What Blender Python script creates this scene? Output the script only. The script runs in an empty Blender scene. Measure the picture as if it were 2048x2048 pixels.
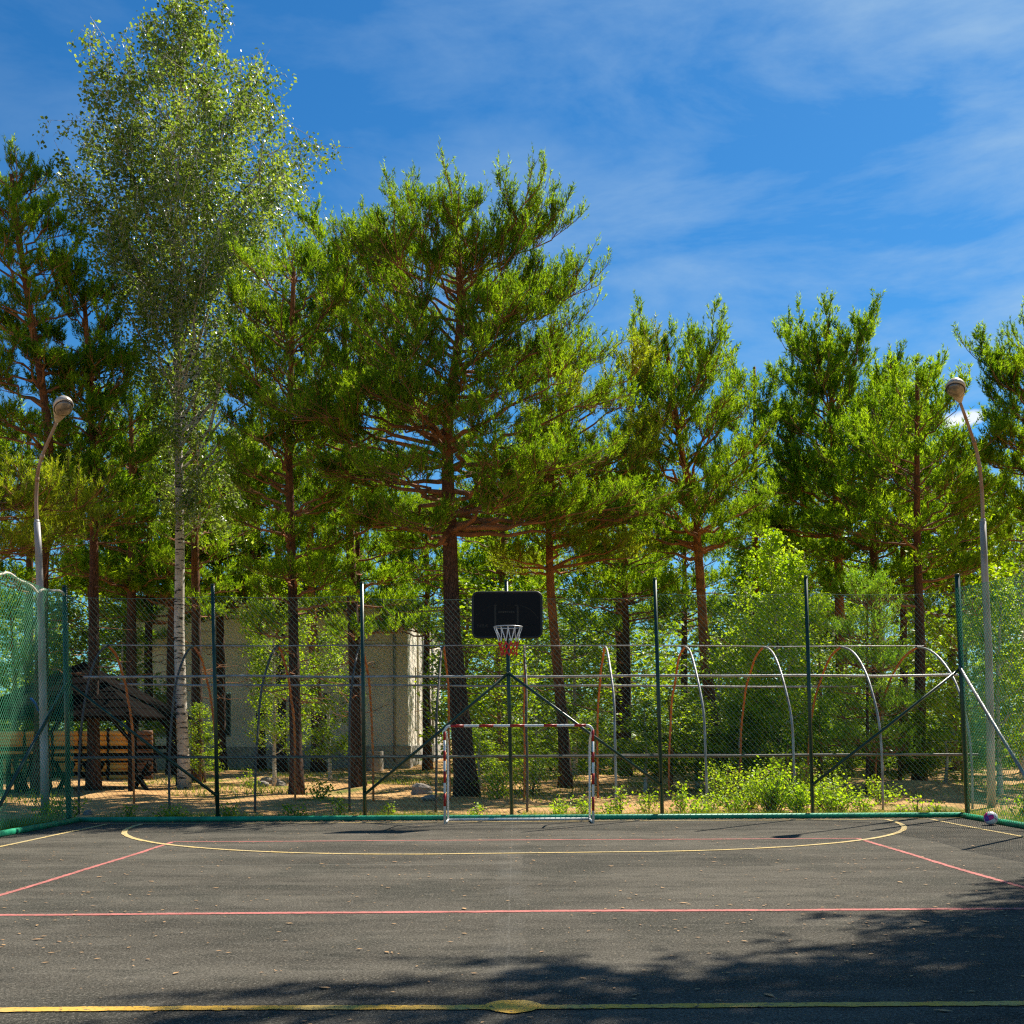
import bpy, math, random
import numpy as np
from mathutils import Vector, Matrix

# ------------------------------------------------------------------ camera, sky, sun
SC = bpy.context.scene
COL = SC.collection
F, CX, CY, CH, ROLL = 2216.0, 1031.0, 1475.0, 1.354, 0.005
cam_d = bpy.data.cameras.new('camera')
cam = bpy.data.objects.new('camera', cam_d)
COL.objects.link(cam)
cam_d.sensor_width = 36.0
cam_d.lens = F / 2048.0 * 36.0
cam_d.shift_x = -(CX - 1024) / 2048.0
cam_d.shift_y = (CY - 1024) / 2048.0
cam_d.clip_start, cam_d.clip_end = 0.1, 3000.0
cam.matrix_world = Matrix.Translation((0, 0, CH)) @ Matrix.Rotation(math.radians(90), 4, 'X') @ Matrix.Rotation(-ROLL, 4, 'Z')
SC.camera = cam

SUN = Vector((0.56, 0.63, 1.0)).normalized()          # direction towards the sun
SUN_EL = math.asin(SUN.z)
SUN_AZ = math.atan2(SUN.x, SUN.y)

world = bpy.data.worlds.new('World')
SC.world = world
world.use_nodes = True
wt = world.node_tree
wt.nodes.clear()
def wn(t, **k):
    n = wt.nodes.new(t)
    for a, b in k.items(): setattr(n, a, b)
    return n
sky = wn('ShaderNodeTexSky', sky_type='NISHITA', sun_disc=False)
sky.sun_elevation = SUN_EL
sky.sun_rotation = SUN_AZ
sky.air_density = 1.0; sky.dust_density = 0.25; sky.ozone_density = 3.0
hs = wn('ShaderNodeHueSaturation'); hs.inputs['Saturation'].default_value = 1.25; hs.inputs['Value'].default_value = 0.95
wt.links.new(sky.outputs[0], hs.inputs['Color'])
tint = wn('ShaderNodeMix', data_type='RGBA', blend_type='MULTIPLY'); tint.inputs['Factor'].default_value = 1.0
wt.links.new(hs.outputs[0], tint.inputs['A']); tint.inputs['B'].default_value = (0.35, 0.73, 0.86, 1)
# thin wisps of cirrus by direction
geo = wn('ShaderNodeTexCoord')
mp = wn('ShaderNodeMapping'); mp.inputs['Scale'].default_value = (2.4, 2.4, 8.0); mp.inputs['Rotation'].default_value = (0, 0.22, 0)
wt.links.new(geo.outputs['Generated'], mp.inputs['Vector'])
n1 = wn('ShaderNodeTexNoise'); n1.inputs['Scale'].default_value = 1.5; n1.inputs['Detail'].default_value = 9; n1.inputs['Roughness'].default_value = 0.6; n1.inputs['Distortion'].default_value = 0.3
wt.links.new(mp.outputs[0], n1.inputs['Vector'])
r1 = wn('ShaderNodeMapRange'); r1.inputs['From Min'].default_value = 0.42; r1.inputs['From Max'].default_value = 0.70; r1.inputs['To Max'].default_value = 0.75
wt.links.new(n1.outputs['Fac'], r1.inputs['Value'])
sep = wn('ShaderNodeSeparateXYZ'); wt.links.new(geo.outputs['Generated'], sep.inputs[0])
rx = wn('ShaderNodeMapRange'); rx.inputs['From Min'].default_value = -0.25; rx.inputs['From Max'].default_value = 0.42; rx.inputs['To Min'].default_value = 0.25; rx.inputs['To Max'].default_value = 1.0
wt.links.new(sep.outputs['X'], rx.inputs['Value'])
mm = wn('ShaderNodeMath', operation='MULTIPLY'); wt.links.new(r1.outputs[0], mm.inputs[0]); wt.links.new(rx.outputs[0], mm.inputs[1])
mix1 = wn('ShaderNodeMix', data_type='RGBA'); wt.links.new(mm.outputs[0], mix1.inputs['Factor']); wt.links.new(tint.outputs['Result'], mix1.inputs['A'])
mix1.inputs['B'].default_value = (3.0, 4.3, 5.6, 1)
# one small cumulus low on the right
def cum(px, py, sx, sz, prev):
    d = Vector(((px - CX) / F, 1.0, (CY - 0.005 * (px - CX) - py) / F)).normalized()
    sub = wn('ShaderNodeVectorMath', operation='SUBTRACT'); wt.links.new(geo.outputs['Generated'], sub.inputs[0]); sub.inputs[1].default_value = d
    nn = wn('ShaderNodeTexNoise'); nn.inputs['Scale'].default_value = 55; nn.inputs['Detail'].default_value = 6
    wt.links.new(geo.outputs['Generated'], nn.inputs['Vector'])
    mul = wn('ShaderNodeVectorMath', operation='MULTIPLY'); wt.links.new(sub.outputs[0], mul.inputs[0]); mul.inputs[1].default_value = (1 / sx, 1 / sx, 1 / sz)
    ln = wn('ShaderNodeVectorMath', operation='LENGTH'); wt.links.new(mul.outputs[0], ln.inputs[0])
    ad = wn('ShaderNodeMath', operation='ADD'); wt.links.new(ln.outputs['Value'], ad.inputs[0]); wt.links.new(nn.outputs['Fac'], ad.inputs[1])
    mr = wn('ShaderNodeMapRange'); mr.inputs['From Min'].default_value = 1.5; mr.inputs['From Max'].default_value = 0.95; mr.inputs['To Max'].default_value = 0.85
    wt.links.new(ad.outputs[0], mr.inputs['Value'])
    m = wn('ShaderNodeMix', data_type='RGBA'); wt.links.new(mr.outputs[0], m.inputs['Factor']); wt.links.new(prev, m.inputs['A']); m.inputs['B'].default_value = (7.0, 7.2, 7.5, 1)
    return m.outputs['Result']
s = cum(1900, 845, 0.013, 0.009, mix1.outputs['Result'])
s = cum(1935, 838, 0.016, 0.007, s)
bg = wn('ShaderNodeBackground'); bg.inputs['Strength'].default_value = 0.078
wt.links.new(s, bg.inputs['Color'])
wo = wn('ShaderNodeOutputWorld'); wt.links.new(bg.outputs[0], wo.inputs['Surface'])

sun_d = bpy.data.lights.new('sun', 'SUN'); sun_d.energy = 5.0; sun_d.angle = math.radians(0.35); sun_d.color = (1.0, 0.93, 0.80)
sun = bpy.data.objects.new('sun', sun_d); COL.objects.link(sun)
sun.rotation_euler = SUN.to_track_quat('Z', 'Y').to_euler()
sun.location = (20, 22, 40)

SC.view_settings.view_transform = 'Standard'
SC.view_settings.look = 'None'
SC.view_settings.exposure = 0.92
SC.view_settings.gamma = 1.0
SC.view_settings.use_curve_mapping = False
SC.render.engine = 'CYCLES'
SC.cycles.max_bounces = 7
SC.cycles.diffuse_bounces = 4
SC.cycles.transmission_bounces = 4
SC.cycles.use_denoising = False
SC.cycles.filter_width = 1.25

rng = np.random.default_rng(7)
random.seed(7)

# ------------------------------------------------------------------ helpers
def W(px, py, D):
    """photo point at distance D -> world"""
    dx = px - CX
    return np.array((dx * D / F, D, CH + (CY - ROLL * dx - py) * D / F))

class MB:
    def __init__(s): s.v = []; s.q = []; s.t = []; s.qm = []; s.tm = []; s.n = 0
    def add(s, v, q=None, t=None, m=0):
        v = np.asarray(v, float).reshape(-1, 3)
        if q is not None and len(q):
            q = np.asarray(q, np.int64).reshape(-1, 4) + s.n; s.q.append(q); s.qm.append(np.full(len(q), m))
        if t is not None and len(t):
            t = np.asarray(t, np.int64).reshape(-1, 3) + s.n; s.t.append(t); s.tm.append(np.full(len(t), m))
        s.v.append(v); s.n += len(v)
        return s
    def box(s, c, size, rz=0.0, m=0, R=None):
        hx, hy, hz = [k / 2 for k in size]
        v = np.array([(x, y, z) for z in (-hz, hz) for y in (-hy, hy) for x in (-hx, hx)], float)
        if rz:
            ca, sa = math.cos(rz), math.sin(rz)
            v = np.stack([v[:, 0] * ca - v[:, 1] * sa, v[:, 0] * sa + v[:, 1] * ca, v[:, 2]], 1)
        if R is not None: v = v @ np.array(R).T
        v = v + np.array(c)
        return s.add(v, [(0, 2, 3, 1), (4, 5, 7, 6), (0, 1, 5, 4), (2, 6, 7, 3), (0, 4, 6, 2), (1, 3, 7, 5)], m=m)
    def beam(s, a, b, w, h, m=0):
        a, b = np.array(a, float), np.array(b, float)
        d = b - a; L = np.linalg.norm(d); d /= L
        up = np.array((0, 0, 1.0)) if abs(d[2]) < 0.95 else np.array((0, 1.0, 0))
        x = np.cross(d, up); x /= np.linalg.norm(x); z = np.cross(x, d)
        return s.box((a + b) / 2, (w, L, h), R=np.stack([x, d, z], 1), m=m)
    def tube(s, P, r, n=8, m=0, cap=True, wob=0.0):
        P = np.asarray(P, float); k = len(P)
        r = np.full(k, r, float) if np.isscalar(r) else np.asarray(r, float)
        T = np.gradient(P, axis=0); T /= np.linalg.norm(T, axis=1)[:, None] + 1e-12
        ref = np.array((0, 0, 1.0)) if abs(T[0, 2]) < 0.9 else np.array((0, 1.0, 0))
        X = np.zeros_like(P); x = np.cross(T[0], ref); x /= np.linalg.norm(x)
        for i in range(k):
            x = x - T[i] * (x @ T[i]); x /= np.linalg.norm(x) + 1e-12; X[i] = x
        Y = np.cross(T, X)
        a = np.arange(n) / n * 2 * math.pi
        rr = r[:, None] * (1 + (rng.uniform(-wob, wob, (k, n)) if wob else 0))
        V = P[:, None] + rr[..., None] * (np.cos(a)[None, :, None] * X[:, None] + np.sin(a)[None, :, None] * Y[:, None])
        i = np.arange(k - 1)[:, None] * n; j = np.arange(n)[None]; jn = (j + 1) % n
        q = np.stack([i + j, i + jn, i + n + jn, i + n + j], -1).reshape(-1, 4)
        V = V.reshape(-1, 3); t = None
        if cap:
            V = np.vstack([V, P[0], P[-1]]); c0, c1 = k * n, k * n + 1; e = (k - 1) * n
            t = [(c0, (b + 1) % n, b) for b in range(n)] + [(c1, e + b, e + (b + 1) % n) for b in range(n)]
        return s.add(V, q, t, m)
    def prisms(s, A, B, ra, rb, m=0):
        """many thin three-sided rods at once"""
        A = np.asarray(A, float); B = np.asarray(B, float); N = len(A)
        if not N: return s
        ra = np.broadcast_to(ra, N); rb = np.broadcast_to(rb, N)
        T = B - A; T /= np.linalg.norm(T, axis=1)[:, None] + 1e-9
        ref = np.where(np.abs(T[:, 2:3]) < 0.9, np.array([[0, 0, 1.0]]), np.array([[0, 1.0, 0]]))
        X = np.cross(T, ref); X /= np.linalg.norm(X, axis=1)[:, None] + 1e-9; Y = np.cross(T, X)
        V = np.zeros((N, 6, 3))
        for k in range(3):
            c, d = math.cos(k * 2.0944), math.sin(k * 2.0944)
            V[:, k] = A + ra[:, None] * (c * X + d * Y); V[:, 3 + k] = B + rb[:, None] * (c * X + d * Y)
        base = np.arange(N)[:, None] * 6
        q = np.concatenate([base + np.array([[0, 1, 4, 3]]), base + np.array([[1, 2, 5, 4]]), base + np.array([[2, 0, 3, 5]])])
        return s.add(V.reshape(-1, 3), q, m=m)
    def mesh(s, name, off=(0, 0, 0), smooth=False):
        me = bpy.data.meshes.new(name)
        V = np.concatenate(s.v) - np.array(off)
        Q = np.concatenate(s.q) if s.q else np.zeros((0, 4), int); T = np.concatenate(s.t) if s.t else np.zeros((0, 3), int)
        mi = np.concatenate((s.qm or [np.zeros(0, int)]) + (s.tm or [np.zeros(0, int)]))
        me.vertices.add(len(V)); me.vertices.foreach_set('co', V.astype(np.float32).ravel())
        loops = np.concatenate([Q.ravel(), T.ravel()]).astype(np.int32)
        me.loops.add(len(loops)); me.loops.foreach_set('vertex_index', loops)
        nq, nt = len(Q), len(T)
        me.polygons.add(nq + nt)
        st = np.concatenate([np.arange(nq) * 4, nq * 4 + np.arange(nt) * 3]).astype(np.int32)
        me.polygons.foreach_set('loop_start', st)
        me.polygons.foreach_set('material_index', mi.astype(np.int32))
        me.polygons.foreach_set('use_smooth', np.full(nq + nt, smooth))
        me.update(calc_edges=True)
        return me

def tag(o, label=None, cat=None, group=None, kind=None):
    if label: o['label'] = label
    if cat: o['category'] = cat
    if group: o['group'] = group
    if kind: o['kind'] = kind
    return o
def thing(name, loc, label, cat, group=None):
    o = bpy.data.objects.new(name, None); COL.objects.link(o)
    o.location = loc; o.empty_display_size = 0.2
    return tag(o, label, cat, group)
def base_of(o):
    p = Vector((0, 0, 0))
    while o is not None: p += Vector(o.location); o = o.parent
    return p
def obj(name, mb, mats, parent=None, smooth=False, kind=None, label=None):
    off = base_of(parent) if parent else (0, 0, 0)
    me = mb.mesh(name, off, smooth) if isinstance(mb, MB) else mb
    for m in (mats if isinstance(mats, (list, tuple)) else [mats]): me.materials.append(m)
    o = bpy.data.objects.new(name, me); COL.objects.link(o); o.parent = parent
    if kind: o['kind'] = kind
    if label: o['label'] = label
    return o
def like(o, parent, name=None):
    c = o.copy(); COL.objects.link(c); c.parent = parent
    return c

# ------------------------------------------------------------------ materials
def mat(name, col, rough=0.6, metal=0.0, col2=None, scale=8.0, bump=0.0, bscale=40.0, spec=0.4, detail=6, stretch=None, lo=0.35, hi=0.65):
    m = bpy.data.materials.new(name); m.use_nodes = True
    nt = m.node_tree; b = nt.nodes['Principled BSDF']
    b.inputs['Base Color'].default_value = (*col, 1); b.inputs['Roughness'].default_value = rough
    b.inputs['Metallic'].default_value = metal; b.inputs['Specular IOR Level'].default_value = spec
    tc = nt.nodes.new('ShaderNodeTexCoord'); mp = nt.nodes.new('ShaderNodeMapping')
    nt.links.new(tc.outputs['Object'], mp.inputs[0])
    if stretch: mp.inputs['Scale'].default_value = stretch
    if col2 is not None:
        n = nt.nodes.new('ShaderNodeTexNoise'); n.inputs['Scale'].default_value = scale; n.inputs['Detail'].default_value = detail
        nt.links.new(mp.outputs[0], n.inputs['Vector'])
        r = nt.nodes.new('ShaderNodeMapRange'); r.inputs['From Min'].default_value = lo; r.inputs['From Max'].default_value = hi
        nt.links.new(n.outputs['Fac'], r.inputs['Value'])
        x = nt.nodes.new('ShaderNodeMix'); x.data_type = 'RGBA'
        x.inputs['A'].default_value = (*col, 1); x.inputs['B'].default_value = (*col2, 1)
        nt.links.new(r.outputs[0], x.inputs['Factor']); nt.links.new(x.outputs['Result'], b.inputs['Base Color'])
    if bump:
        n = nt.nodes.new('ShaderNodeTexNoise'); n.inputs['Scale'].default_value = bscale; n.inputs['Detail'].default_value = 8
        nt.links.new(mp.outputs[0], n.inputs['Vector'])
        bp = nt.nodes.new('ShaderNodeBump'); bp.inputs['Strength'].default_value = bump; bp.inputs['Distance'].default_value = 0.02
        nt.links.new(n.outputs['Fac'], bp.inputs['Height']); nt.links.new(bp.outputs[0], b.inputs['Normal'])
    return m

def leaf_mat(name, cols, trans, tcol, rough=0.45, spec=0.35, clump=1.4):
    """leaf colour differs leaf by leaf and shoot by shoot, and its clump noise also paints in lit and shaded masses; thin leaves let light through"""
    m = bpy.data.materials.new(name); m.use_nodes = True
    nt = m.node_tree; nt.nodes.clear(); N = nt.nodes.new
    g = N('ShaderNodeNewGeometry'); tc = N('ShaderNodeTexCoord')
    no = N('ShaderNodeTexNoise'); no.inputs['Scale'].default_value = clump; no.inputs['Detail'].default_value = 3
    nt.links.new(tc.outputs['Object'], no.inputs['Vector'])
    nr = N('ShaderNodeMapRange'); nr.inputs['From Min'].default_value = 0.33; nr.inputs['From Max'].default_value = 0.67; nt.links.new(no.outputs['Fac'], nr.inputs['Value'])
    a = N('ShaderNodeMath'); a.operation = 'MULTIPLY_ADD'; a.inputs[1].default_value = 0.55
    nt.links.new(g.outputs['Random Per Island'], a.inputs[0])
    s2 = N('ShaderNodeMath'); s2.operation = 'MULTIPLY'; s2.inputs[1].default_value = 0.5; nt.links.new(nr.outputs[0], s2.inputs[0])
    nt.links.new(s2.outputs[0], a.inputs[2])
    cr = N('ShaderNodeValToRGB'); nt.links.new(a.outputs[0], cr.inputs[0])
    el = cr.color_ramp.elements
    for i, (p, c) in enumerate(cols):
        e = el[i] if i < 2 else el.new(p)
        e.position = p; e.color = (*c, 1)
    p = N('ShaderNodeBsdfPrincipled'); p.inputs['Roughness'].default_value = rough; p.inputs['Specular IOR Level'].default_value = spec
    nt.links.new(cr.outputs[0], p.inputs['Base Color'])
    t = N('ShaderNodeBsdfTranslucent')
    tm = N('ShaderNodeMix'); tm.data_type = 'RGBA'; tm.blend_type = 'MULTIPLY'; tm.inputs['Factor'].default_value = 1.0
    nt.links.new(cr.outputs[0], tm.inputs['A']); tm.inputs['B'].default_value = (*tcol, 1)
    nt.links.new(tm.outputs['Result'], t.inputs['Color'])
    mx = N('ShaderNodeMixShader'); mx.inputs[0].default_value = trans
    nt.links.new(p.outputs[0], mx.inputs[1]); nt.links.new(t.outputs[0], mx.inputs[2])
    o = N('ShaderNodeOutputMaterial'); nt.links.new(mx.outputs[0], o.inputs['Surface'])
    return m

M = {}
M['pine'] = leaf_mat('pine_needles', [(0.12, (0.030, 0.075, 0.006)), (0.48, (0.115, 0.215, 0.012)), (0.82, (0.27, 0.385, 0.026))], 0.52, (2.0, 1.9, 0.6), 0.6, 0.08)
M['pine_light'] = leaf_mat('young_pine_needles', [(0.15, (0.08, 0.16, 0.014)), (0.5, (0.16, 0.28, 0.024)), (0.85, (0.28, 0.38, 0.045))], 0.5, (1.7, 1.8, 0.7), 0.5, 0.25)
M['pine_yellow'] = leaf_mat('sunny_pine_needles', [(0.15, (0.08, 0.13, 0.008)), (0.5, (0.20, 0.26, 0.014)), (0.85, (0.34, 0.37, 0.024))], 0.5, (1.8, 1.8, 0.7), 0.5, 0.25)
M['birch_leaf'] = leaf_mat('birch_leaves', [(0.1, (0.05, 0.09, 0.012)), (0.5, (0.14, 0.20, 0.032)), (0.9, (0.30, 0.35, 0.09))], 0.48, (1.7, 1.8, 0.7), 0.32, 0.5)
M['bush_leaf'] = leaf_mat('bush_leaves', [(0.1, (0.09, 0.15, 0.007)), (0.5, (0.17, 0.27, 0.010)), (0.9, (0.36, 0.46, 0.022))], 0.5, (1.8, 1.8, 0.5), 0.45, 0.2)
M['sapling_leaf'] = leaf_mat('bright_sapling_leaves', [(0.1, (0.14, 0.24, 0.012)), (0.5, (0.28, 0.42, 0.02)), (0.9, (0.46, 0.56, 0.05))], 0.5, (1.6, 1.6, 0.5), 0.45, 0.2)
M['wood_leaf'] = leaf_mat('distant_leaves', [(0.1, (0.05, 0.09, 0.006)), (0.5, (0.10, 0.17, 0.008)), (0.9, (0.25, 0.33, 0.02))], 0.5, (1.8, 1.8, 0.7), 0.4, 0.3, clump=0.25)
M['grass'] = leaf_mat('grass_blades', [(0.1, (0.07, 0.12, 0.01)), (0.5, (0.16, 0.23, 0.02)), (0.9, (0.34, 0.34, 0.06))], 0.4, (1.5, 1.5, 0.7))
M['twig'] = mat('dead_twig', (0.10, 0.06, 0.04), 0.8, col2=(0.2, 0.11, 0.07), scale=6)

def bark_mat(name, low, low2, high, high2, z0, z1, bs=26):
    m = bpy.data.materials.new(name); m.use_nodes = True
    nt = m.node_tree; b = nt.nodes['Principled BSDF']; N = nt.nodes.new
    b.inputs['Roughness'].default_value = 0.85; b.inputs['Specular IOR Level'].default_value = 0.15
    tc = N('ShaderNodeTexCoord'); mp = N('ShaderNodeMapping'); mp.inputs['Scale'].default_value = (1, 1, 0.22)
    nt.links.new(tc.outputs['Object'], mp.inputs[0])
    v = N('ShaderNodeTexVoronoi'); v.feature = 'DISTANCE_TO_EDGE'; v.inputs['Scale'].default_value = bs
    n = N('ShaderNodeTexNoise'); n.inputs['Scale'].default_value = bs * 0.6; n.inputs['Detail'].default_value = 8
    nt.links.new(mp.outputs[0], n.inputs['Vector'])
    mv = N('ShaderNodeMix'); mv.data_type = 'VECTOR'; mv.inputs['Factor'].default_value = 0.08
    nt.links.new(mp.outputs[0], mv.inputs[4]); nt.links.new(n.outputs['Color'], mv.inputs[5]); nt.links.new(mv.outputs[1], v.inputs['Vector'])
    rv = N('ShaderNodeMapRange'); rv.inputs['From Max'].default_value = 0.16; nt.links.new(v.outputs[0], rv.inputs['Value'])
    ml = N('ShaderNodeMix'); ml.data_type = 'RGBA'; ml.inputs['A'].default_value = (*low, 1); ml.inputs['B'].default_value = (*low2, 1)
    mul = N('ShaderNodeMath'); mul.operation = 'MULTIPLY'; nt.links.new(rv.outputs[0], mul.inputs[0]); nt.links.new(n.outputs['Fac'], mul.inputs[1])
    nt.links.new(mul.outputs[0], ml.inputs['Factor'])
    n2 = N('ShaderNodeTexNoise'); n2.inputs['Scale'].default_value = 5; n2.inputs['Detail'].default_value = 6; nt.links.new(tc.outputs['Object'], n2.inputs['Vector'])
    r2 = N('ShaderNodeMapRange'); r2.inputs['From Min'].default_value = 0.38; r2.inputs['From Max'].default_value = 0.62; nt.links.new(n2.outputs['Fac'], r2.inputs['Value'])
    mh = N('ShaderNodeMix'); mh.data_type = 'RGBA'; mh.inputs['A'].default_value = (*high, 1); mh.inputs['B'].default_value = (*high2, 1)
    nt.links.new(r2.outputs[0], mh.inputs['Factor'])
    sp = N('ShaderNodeSeparateXYZ'); nt.links.new(tc.outputs['Object'], sp.inputs[0])
    ad = N('ShaderNodeMath'); ad.operation = 'MULTIPLY_ADD'; ad.inputs[1].default_value = 2.2; nt.links.new(n2.outputs['Fac'], ad.inputs[0]); nt.links.new(sp.outputs['Z'], ad.inputs[2])
    rz = N('ShaderNodeMapRange'); rz.inputs['From Min'].default_value = z0 + 1.1; rz.inputs['From Max'].default_value = z1 + 1.1; nt.links.new(ad.outputs[0], rz.inputs['Value'])
    mz = N('ShaderNodeMix'); mz.data_type = 'RGBA'; nt.links.new(rz.outputs[0], mz.inputs['Factor']); nt.links.new(ml.outputs['Result'], mz.inputs['A']); nt.links.new(mh.outputs['Result'], mz.inputs['B'])
    nt.links.new(mz.outputs['Result'], b.inputs['Base Color'])
    bp = N('ShaderNodeBump'); bp.inputs['Strength'].default_value = 0.9; bp.inputs['Distance'].default_value = 0.03
    nt.links.new(mul.outputs[0], bp.inputs['Height']); nt.links.new(bp.outputs[0], b.inputs['Normal'])
    return m
M['bark'] = bark_mat('pine_bark', (0.018, 0.012, 0.010), (0.17, 0.10, 0.07), (0.30, 0.115, 0.035), (0.16, 0.065, 0.03), 4.5, 8.0)
M['bark_orange'] = bark_mat('orange_pine_bark', (0.03, 0.018, 0.012), (0.22, 0.12, 0.08), (0.42, 0.15, 0.04), (0.20, 0.08, 0.03), 1.8, 4.5)
M['limb_orange'] = mat('orange_limb_bark', (0.48, 0.18, 0.06), 0.85, col2=(0.22, 0.09, 0.04), scale=3.2, bump=0.5, bscale=18, spec=0.15)
M['limb'] = mat('pine_limb_bark', (0.36, 0.16, 0.075), 0.85, col2=(0.13, 0.07, 0.04), scale=3.2, bump=0.5, bscale=18, spec=0.15)

def birch_bark():
    m = mat('birch_bark', (0.62, 0.58, 0.52), 0.7, col2=(0.42, 0.37, 0.32), scale=3, spec=0.2)
    nt = m.node_tree; b = nt.nodes['Principled BSDF']; N = nt.nodes.new
    src = b.inputs['Base Color'].links[0].from_socket
    tc = N('ShaderNodeTexCoord'); mp = N('ShaderNodeMapping'); mp.inputs['Scale'].default_value = (1.0, 1.0, 5.5); nt.links.new(tc.outputs['Object'], mp.inputs[0])
    n = N('ShaderNodeTexNoise'); n.inputs['Scale'].default_value = 3.2; n.inputs['Detail'].default_value = 5; n.inputs['Roughness'].default_value = 0.6; nt.links.new(mp.outputs[0], n.inputs['Vector'])
    r = N('ShaderNodeMapRange'); r.inputs['From Min'].default_value = 0.54; r.inputs['From Max'].default_value = 0.60; nt.links.new(n.outputs['Fac'], r.inputs['Value'])
    x = N('ShaderNodeMix'); x.data_type = 'RGBA'; nt.links.new(r.outputs[0], x.inputs['Factor']); nt.links.new(src, x.inputs['A']); x.inputs['B'].default_value = (0.035, 0.028, 0.025, 1)
    nt.links.new(x.outputs['Result'], b.inputs['Base Color'])
    return m
M['birch'] = birch_bark()
M['green_paint'] = mat('dark_green_paint', (0.004, 0.030, 0.018), 0.35, col2=(0.007, 0.042, 0.026), scale=9, spec=0.5)
M['wire'] = mat('green_coated_wire', (0.09, 0.20, 0.14), 0.35, col2=(0.20, 0.28, 0.22), scale=1.3, spec=0.5)
M['wire_side'] = mat('bright_green_coated_wire', (0.012, 0.20, 0.085), 0.35, col2=(0.06, 0.32, 0.18), scale=1.3, spec=0.5)
M['kerb'] = mat('green_kerb_paint', (0.015, 0.34, 0.17), 0.5, col2=(0.010, 0.20, 0.11), scale=5, bump=0.2, bscale=30)
M['galv'] = mat('galvanised_steel', (0.36, 0.37, 0.38), 0.5, 0.3, col2=(0.22, 0.20, 0.19), scale=4)
M['galv_pole'] = mat('weathered_galvanised_pole', (0.40, 0.40, 0.41), 0.55, 0.2, col2=(0.26, 0.23, 0.20), scale=5, stretch=(1, 1, 0.25))
M['rust_pipe'] = mat('rusty_lamp_arm', (0.36, 0.30, 0.25), 0.75, 0.1, col2=(0.26, 0.14, 0.08), scale=5, stretch=(1, 1, 0.5))
M['rust'] = mat('orange_rusted_pipe', (0.62, 0.20, 0.04), 0.8, col2=(0.42, 0.12, 0.03), scale=6)
M['dark_pipe'] = mat('dark_pipe', (0.05, 0.045, 0.04), 0.6, col2=(0.10, 0.08, 0.065), scale=5)
M['white_paint'] = mat('white_paint', (0.72, 0.71, 0.68), 0.4, col2=(0.55, 0.52, 0.47), scale=9, lo=0.5, hi=0.8)
M['red_paint'] = mat('red_paint', (0.50, 0.015, 0.012), 0.4, col2=(0.36, 0.02, 0.015), scale=12)
M['lamp_shell'] = mat('lamp_housing_paint', (0.50, 0.46, 0.42), 0.45, 0.1, col2=(0.36, 0.30, 0.25), scale=9)
M['lamp_glass'] = mat('dusty_lamp_glass', (0.24, 0.20, 0.16), 0.2, col2=(0.10, 0.085, 0.07), scale=9, spec=0.8)
M['black'] = mat('black_backboard_plastic', (0.006, 0.006, 0.007), 0.5, spec=0.15)
M['board_rim'] = mat('black_board_edge', (0.012, 0.012, 0.013), 0.45)
M['board_print'] = mat('grey_board_print', (0.040, 0.038, 0.033), 0.6, spec=0.1)
M['board_print_dark'] = mat('dark_board_print', (0.014, 0.0135, 0.013), 0.6, spec=0.1)
M['steel_ring'] = mat('worn_steel_ring', (0.5, 0.5, 0.52), 0.35, 0.6)
M['net_white'] = mat('white_net_cord', (0.75, 0.75, 0.75), 0.7)
M['net_red'] = mat('red_net_cord', (0.72, 0.04, 0.03), 0.7)
M['plaster'] = mat('beige_plaster', (0.82, 0.75, 0.66), 0.9, col2=(0.72, 0.62, 0.52), scale=0.8, bump=0.15, bscale=8)
M['plinth'] = mat('grey_plinth', (0.42, 0.40, 0.37), 0.9, col2=(0.30, 0.28, 0.26), scale=2)
M['concrete'] = mat('grey_concrete', (0.42, 0.38, 0.33), 0.9, col2=(0.28, 0.25, 0.22), scale=4, bump=0.3)
M['glass'] = mat('dark_window_glass', (0.03, 0.045, 0.04), 0.08, spec=0.9)
M['frame'] = mat('window_frame_paint', (0.22, 0.24, 0.20), 0.6)
M['roof'] = mat('shade_dark_brown_roof', (0.004, 0.003, 0.0025), 0.95, spec=0.03, col2=(0.008, 0.0045, 0.0035), scale=3, bump=0.3, bscale=20)  # brown taken almost to black, tree shade over the gazebo included in the colour
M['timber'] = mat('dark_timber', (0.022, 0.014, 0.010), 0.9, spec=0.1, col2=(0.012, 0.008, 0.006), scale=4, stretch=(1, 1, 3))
M['log'] = mat('orange_stained_log', (0.78, 0.38, 0.05), 0.6, col2=(0.60, 0.24, 0.03), scale=3.5, stretch=(0.4, 1, 4))
M['log_shaded'] = mat('shaded_end_log', (0.20, 0.085, 0.03), 0.7, col2=(0.12, 0.05, 0.02), scale=3.5)  # darker copy of the log stain, the end wall's shade painted in
M['stone'] = mat('grey_stone', (0.30, 0.26, 0.22), 0.9, col2=(0.18, 0.15, 0.13), scale=5, bump=0.4)
M['blue'] = mat('blue_strap', (0.03, 0.16, 0.40), 0.6)
M['cord'] = mat('pale_rope', (0.68, 0.60, 0.50), 0.8, col2=(0.5, 0.42, 0.34), scale=12)
M['litter'] = mat('dry_leaf', (0.50, 0.30, 0.13), 0.8, col2=(0.28, 0.15, 0.07), scale=9)

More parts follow.
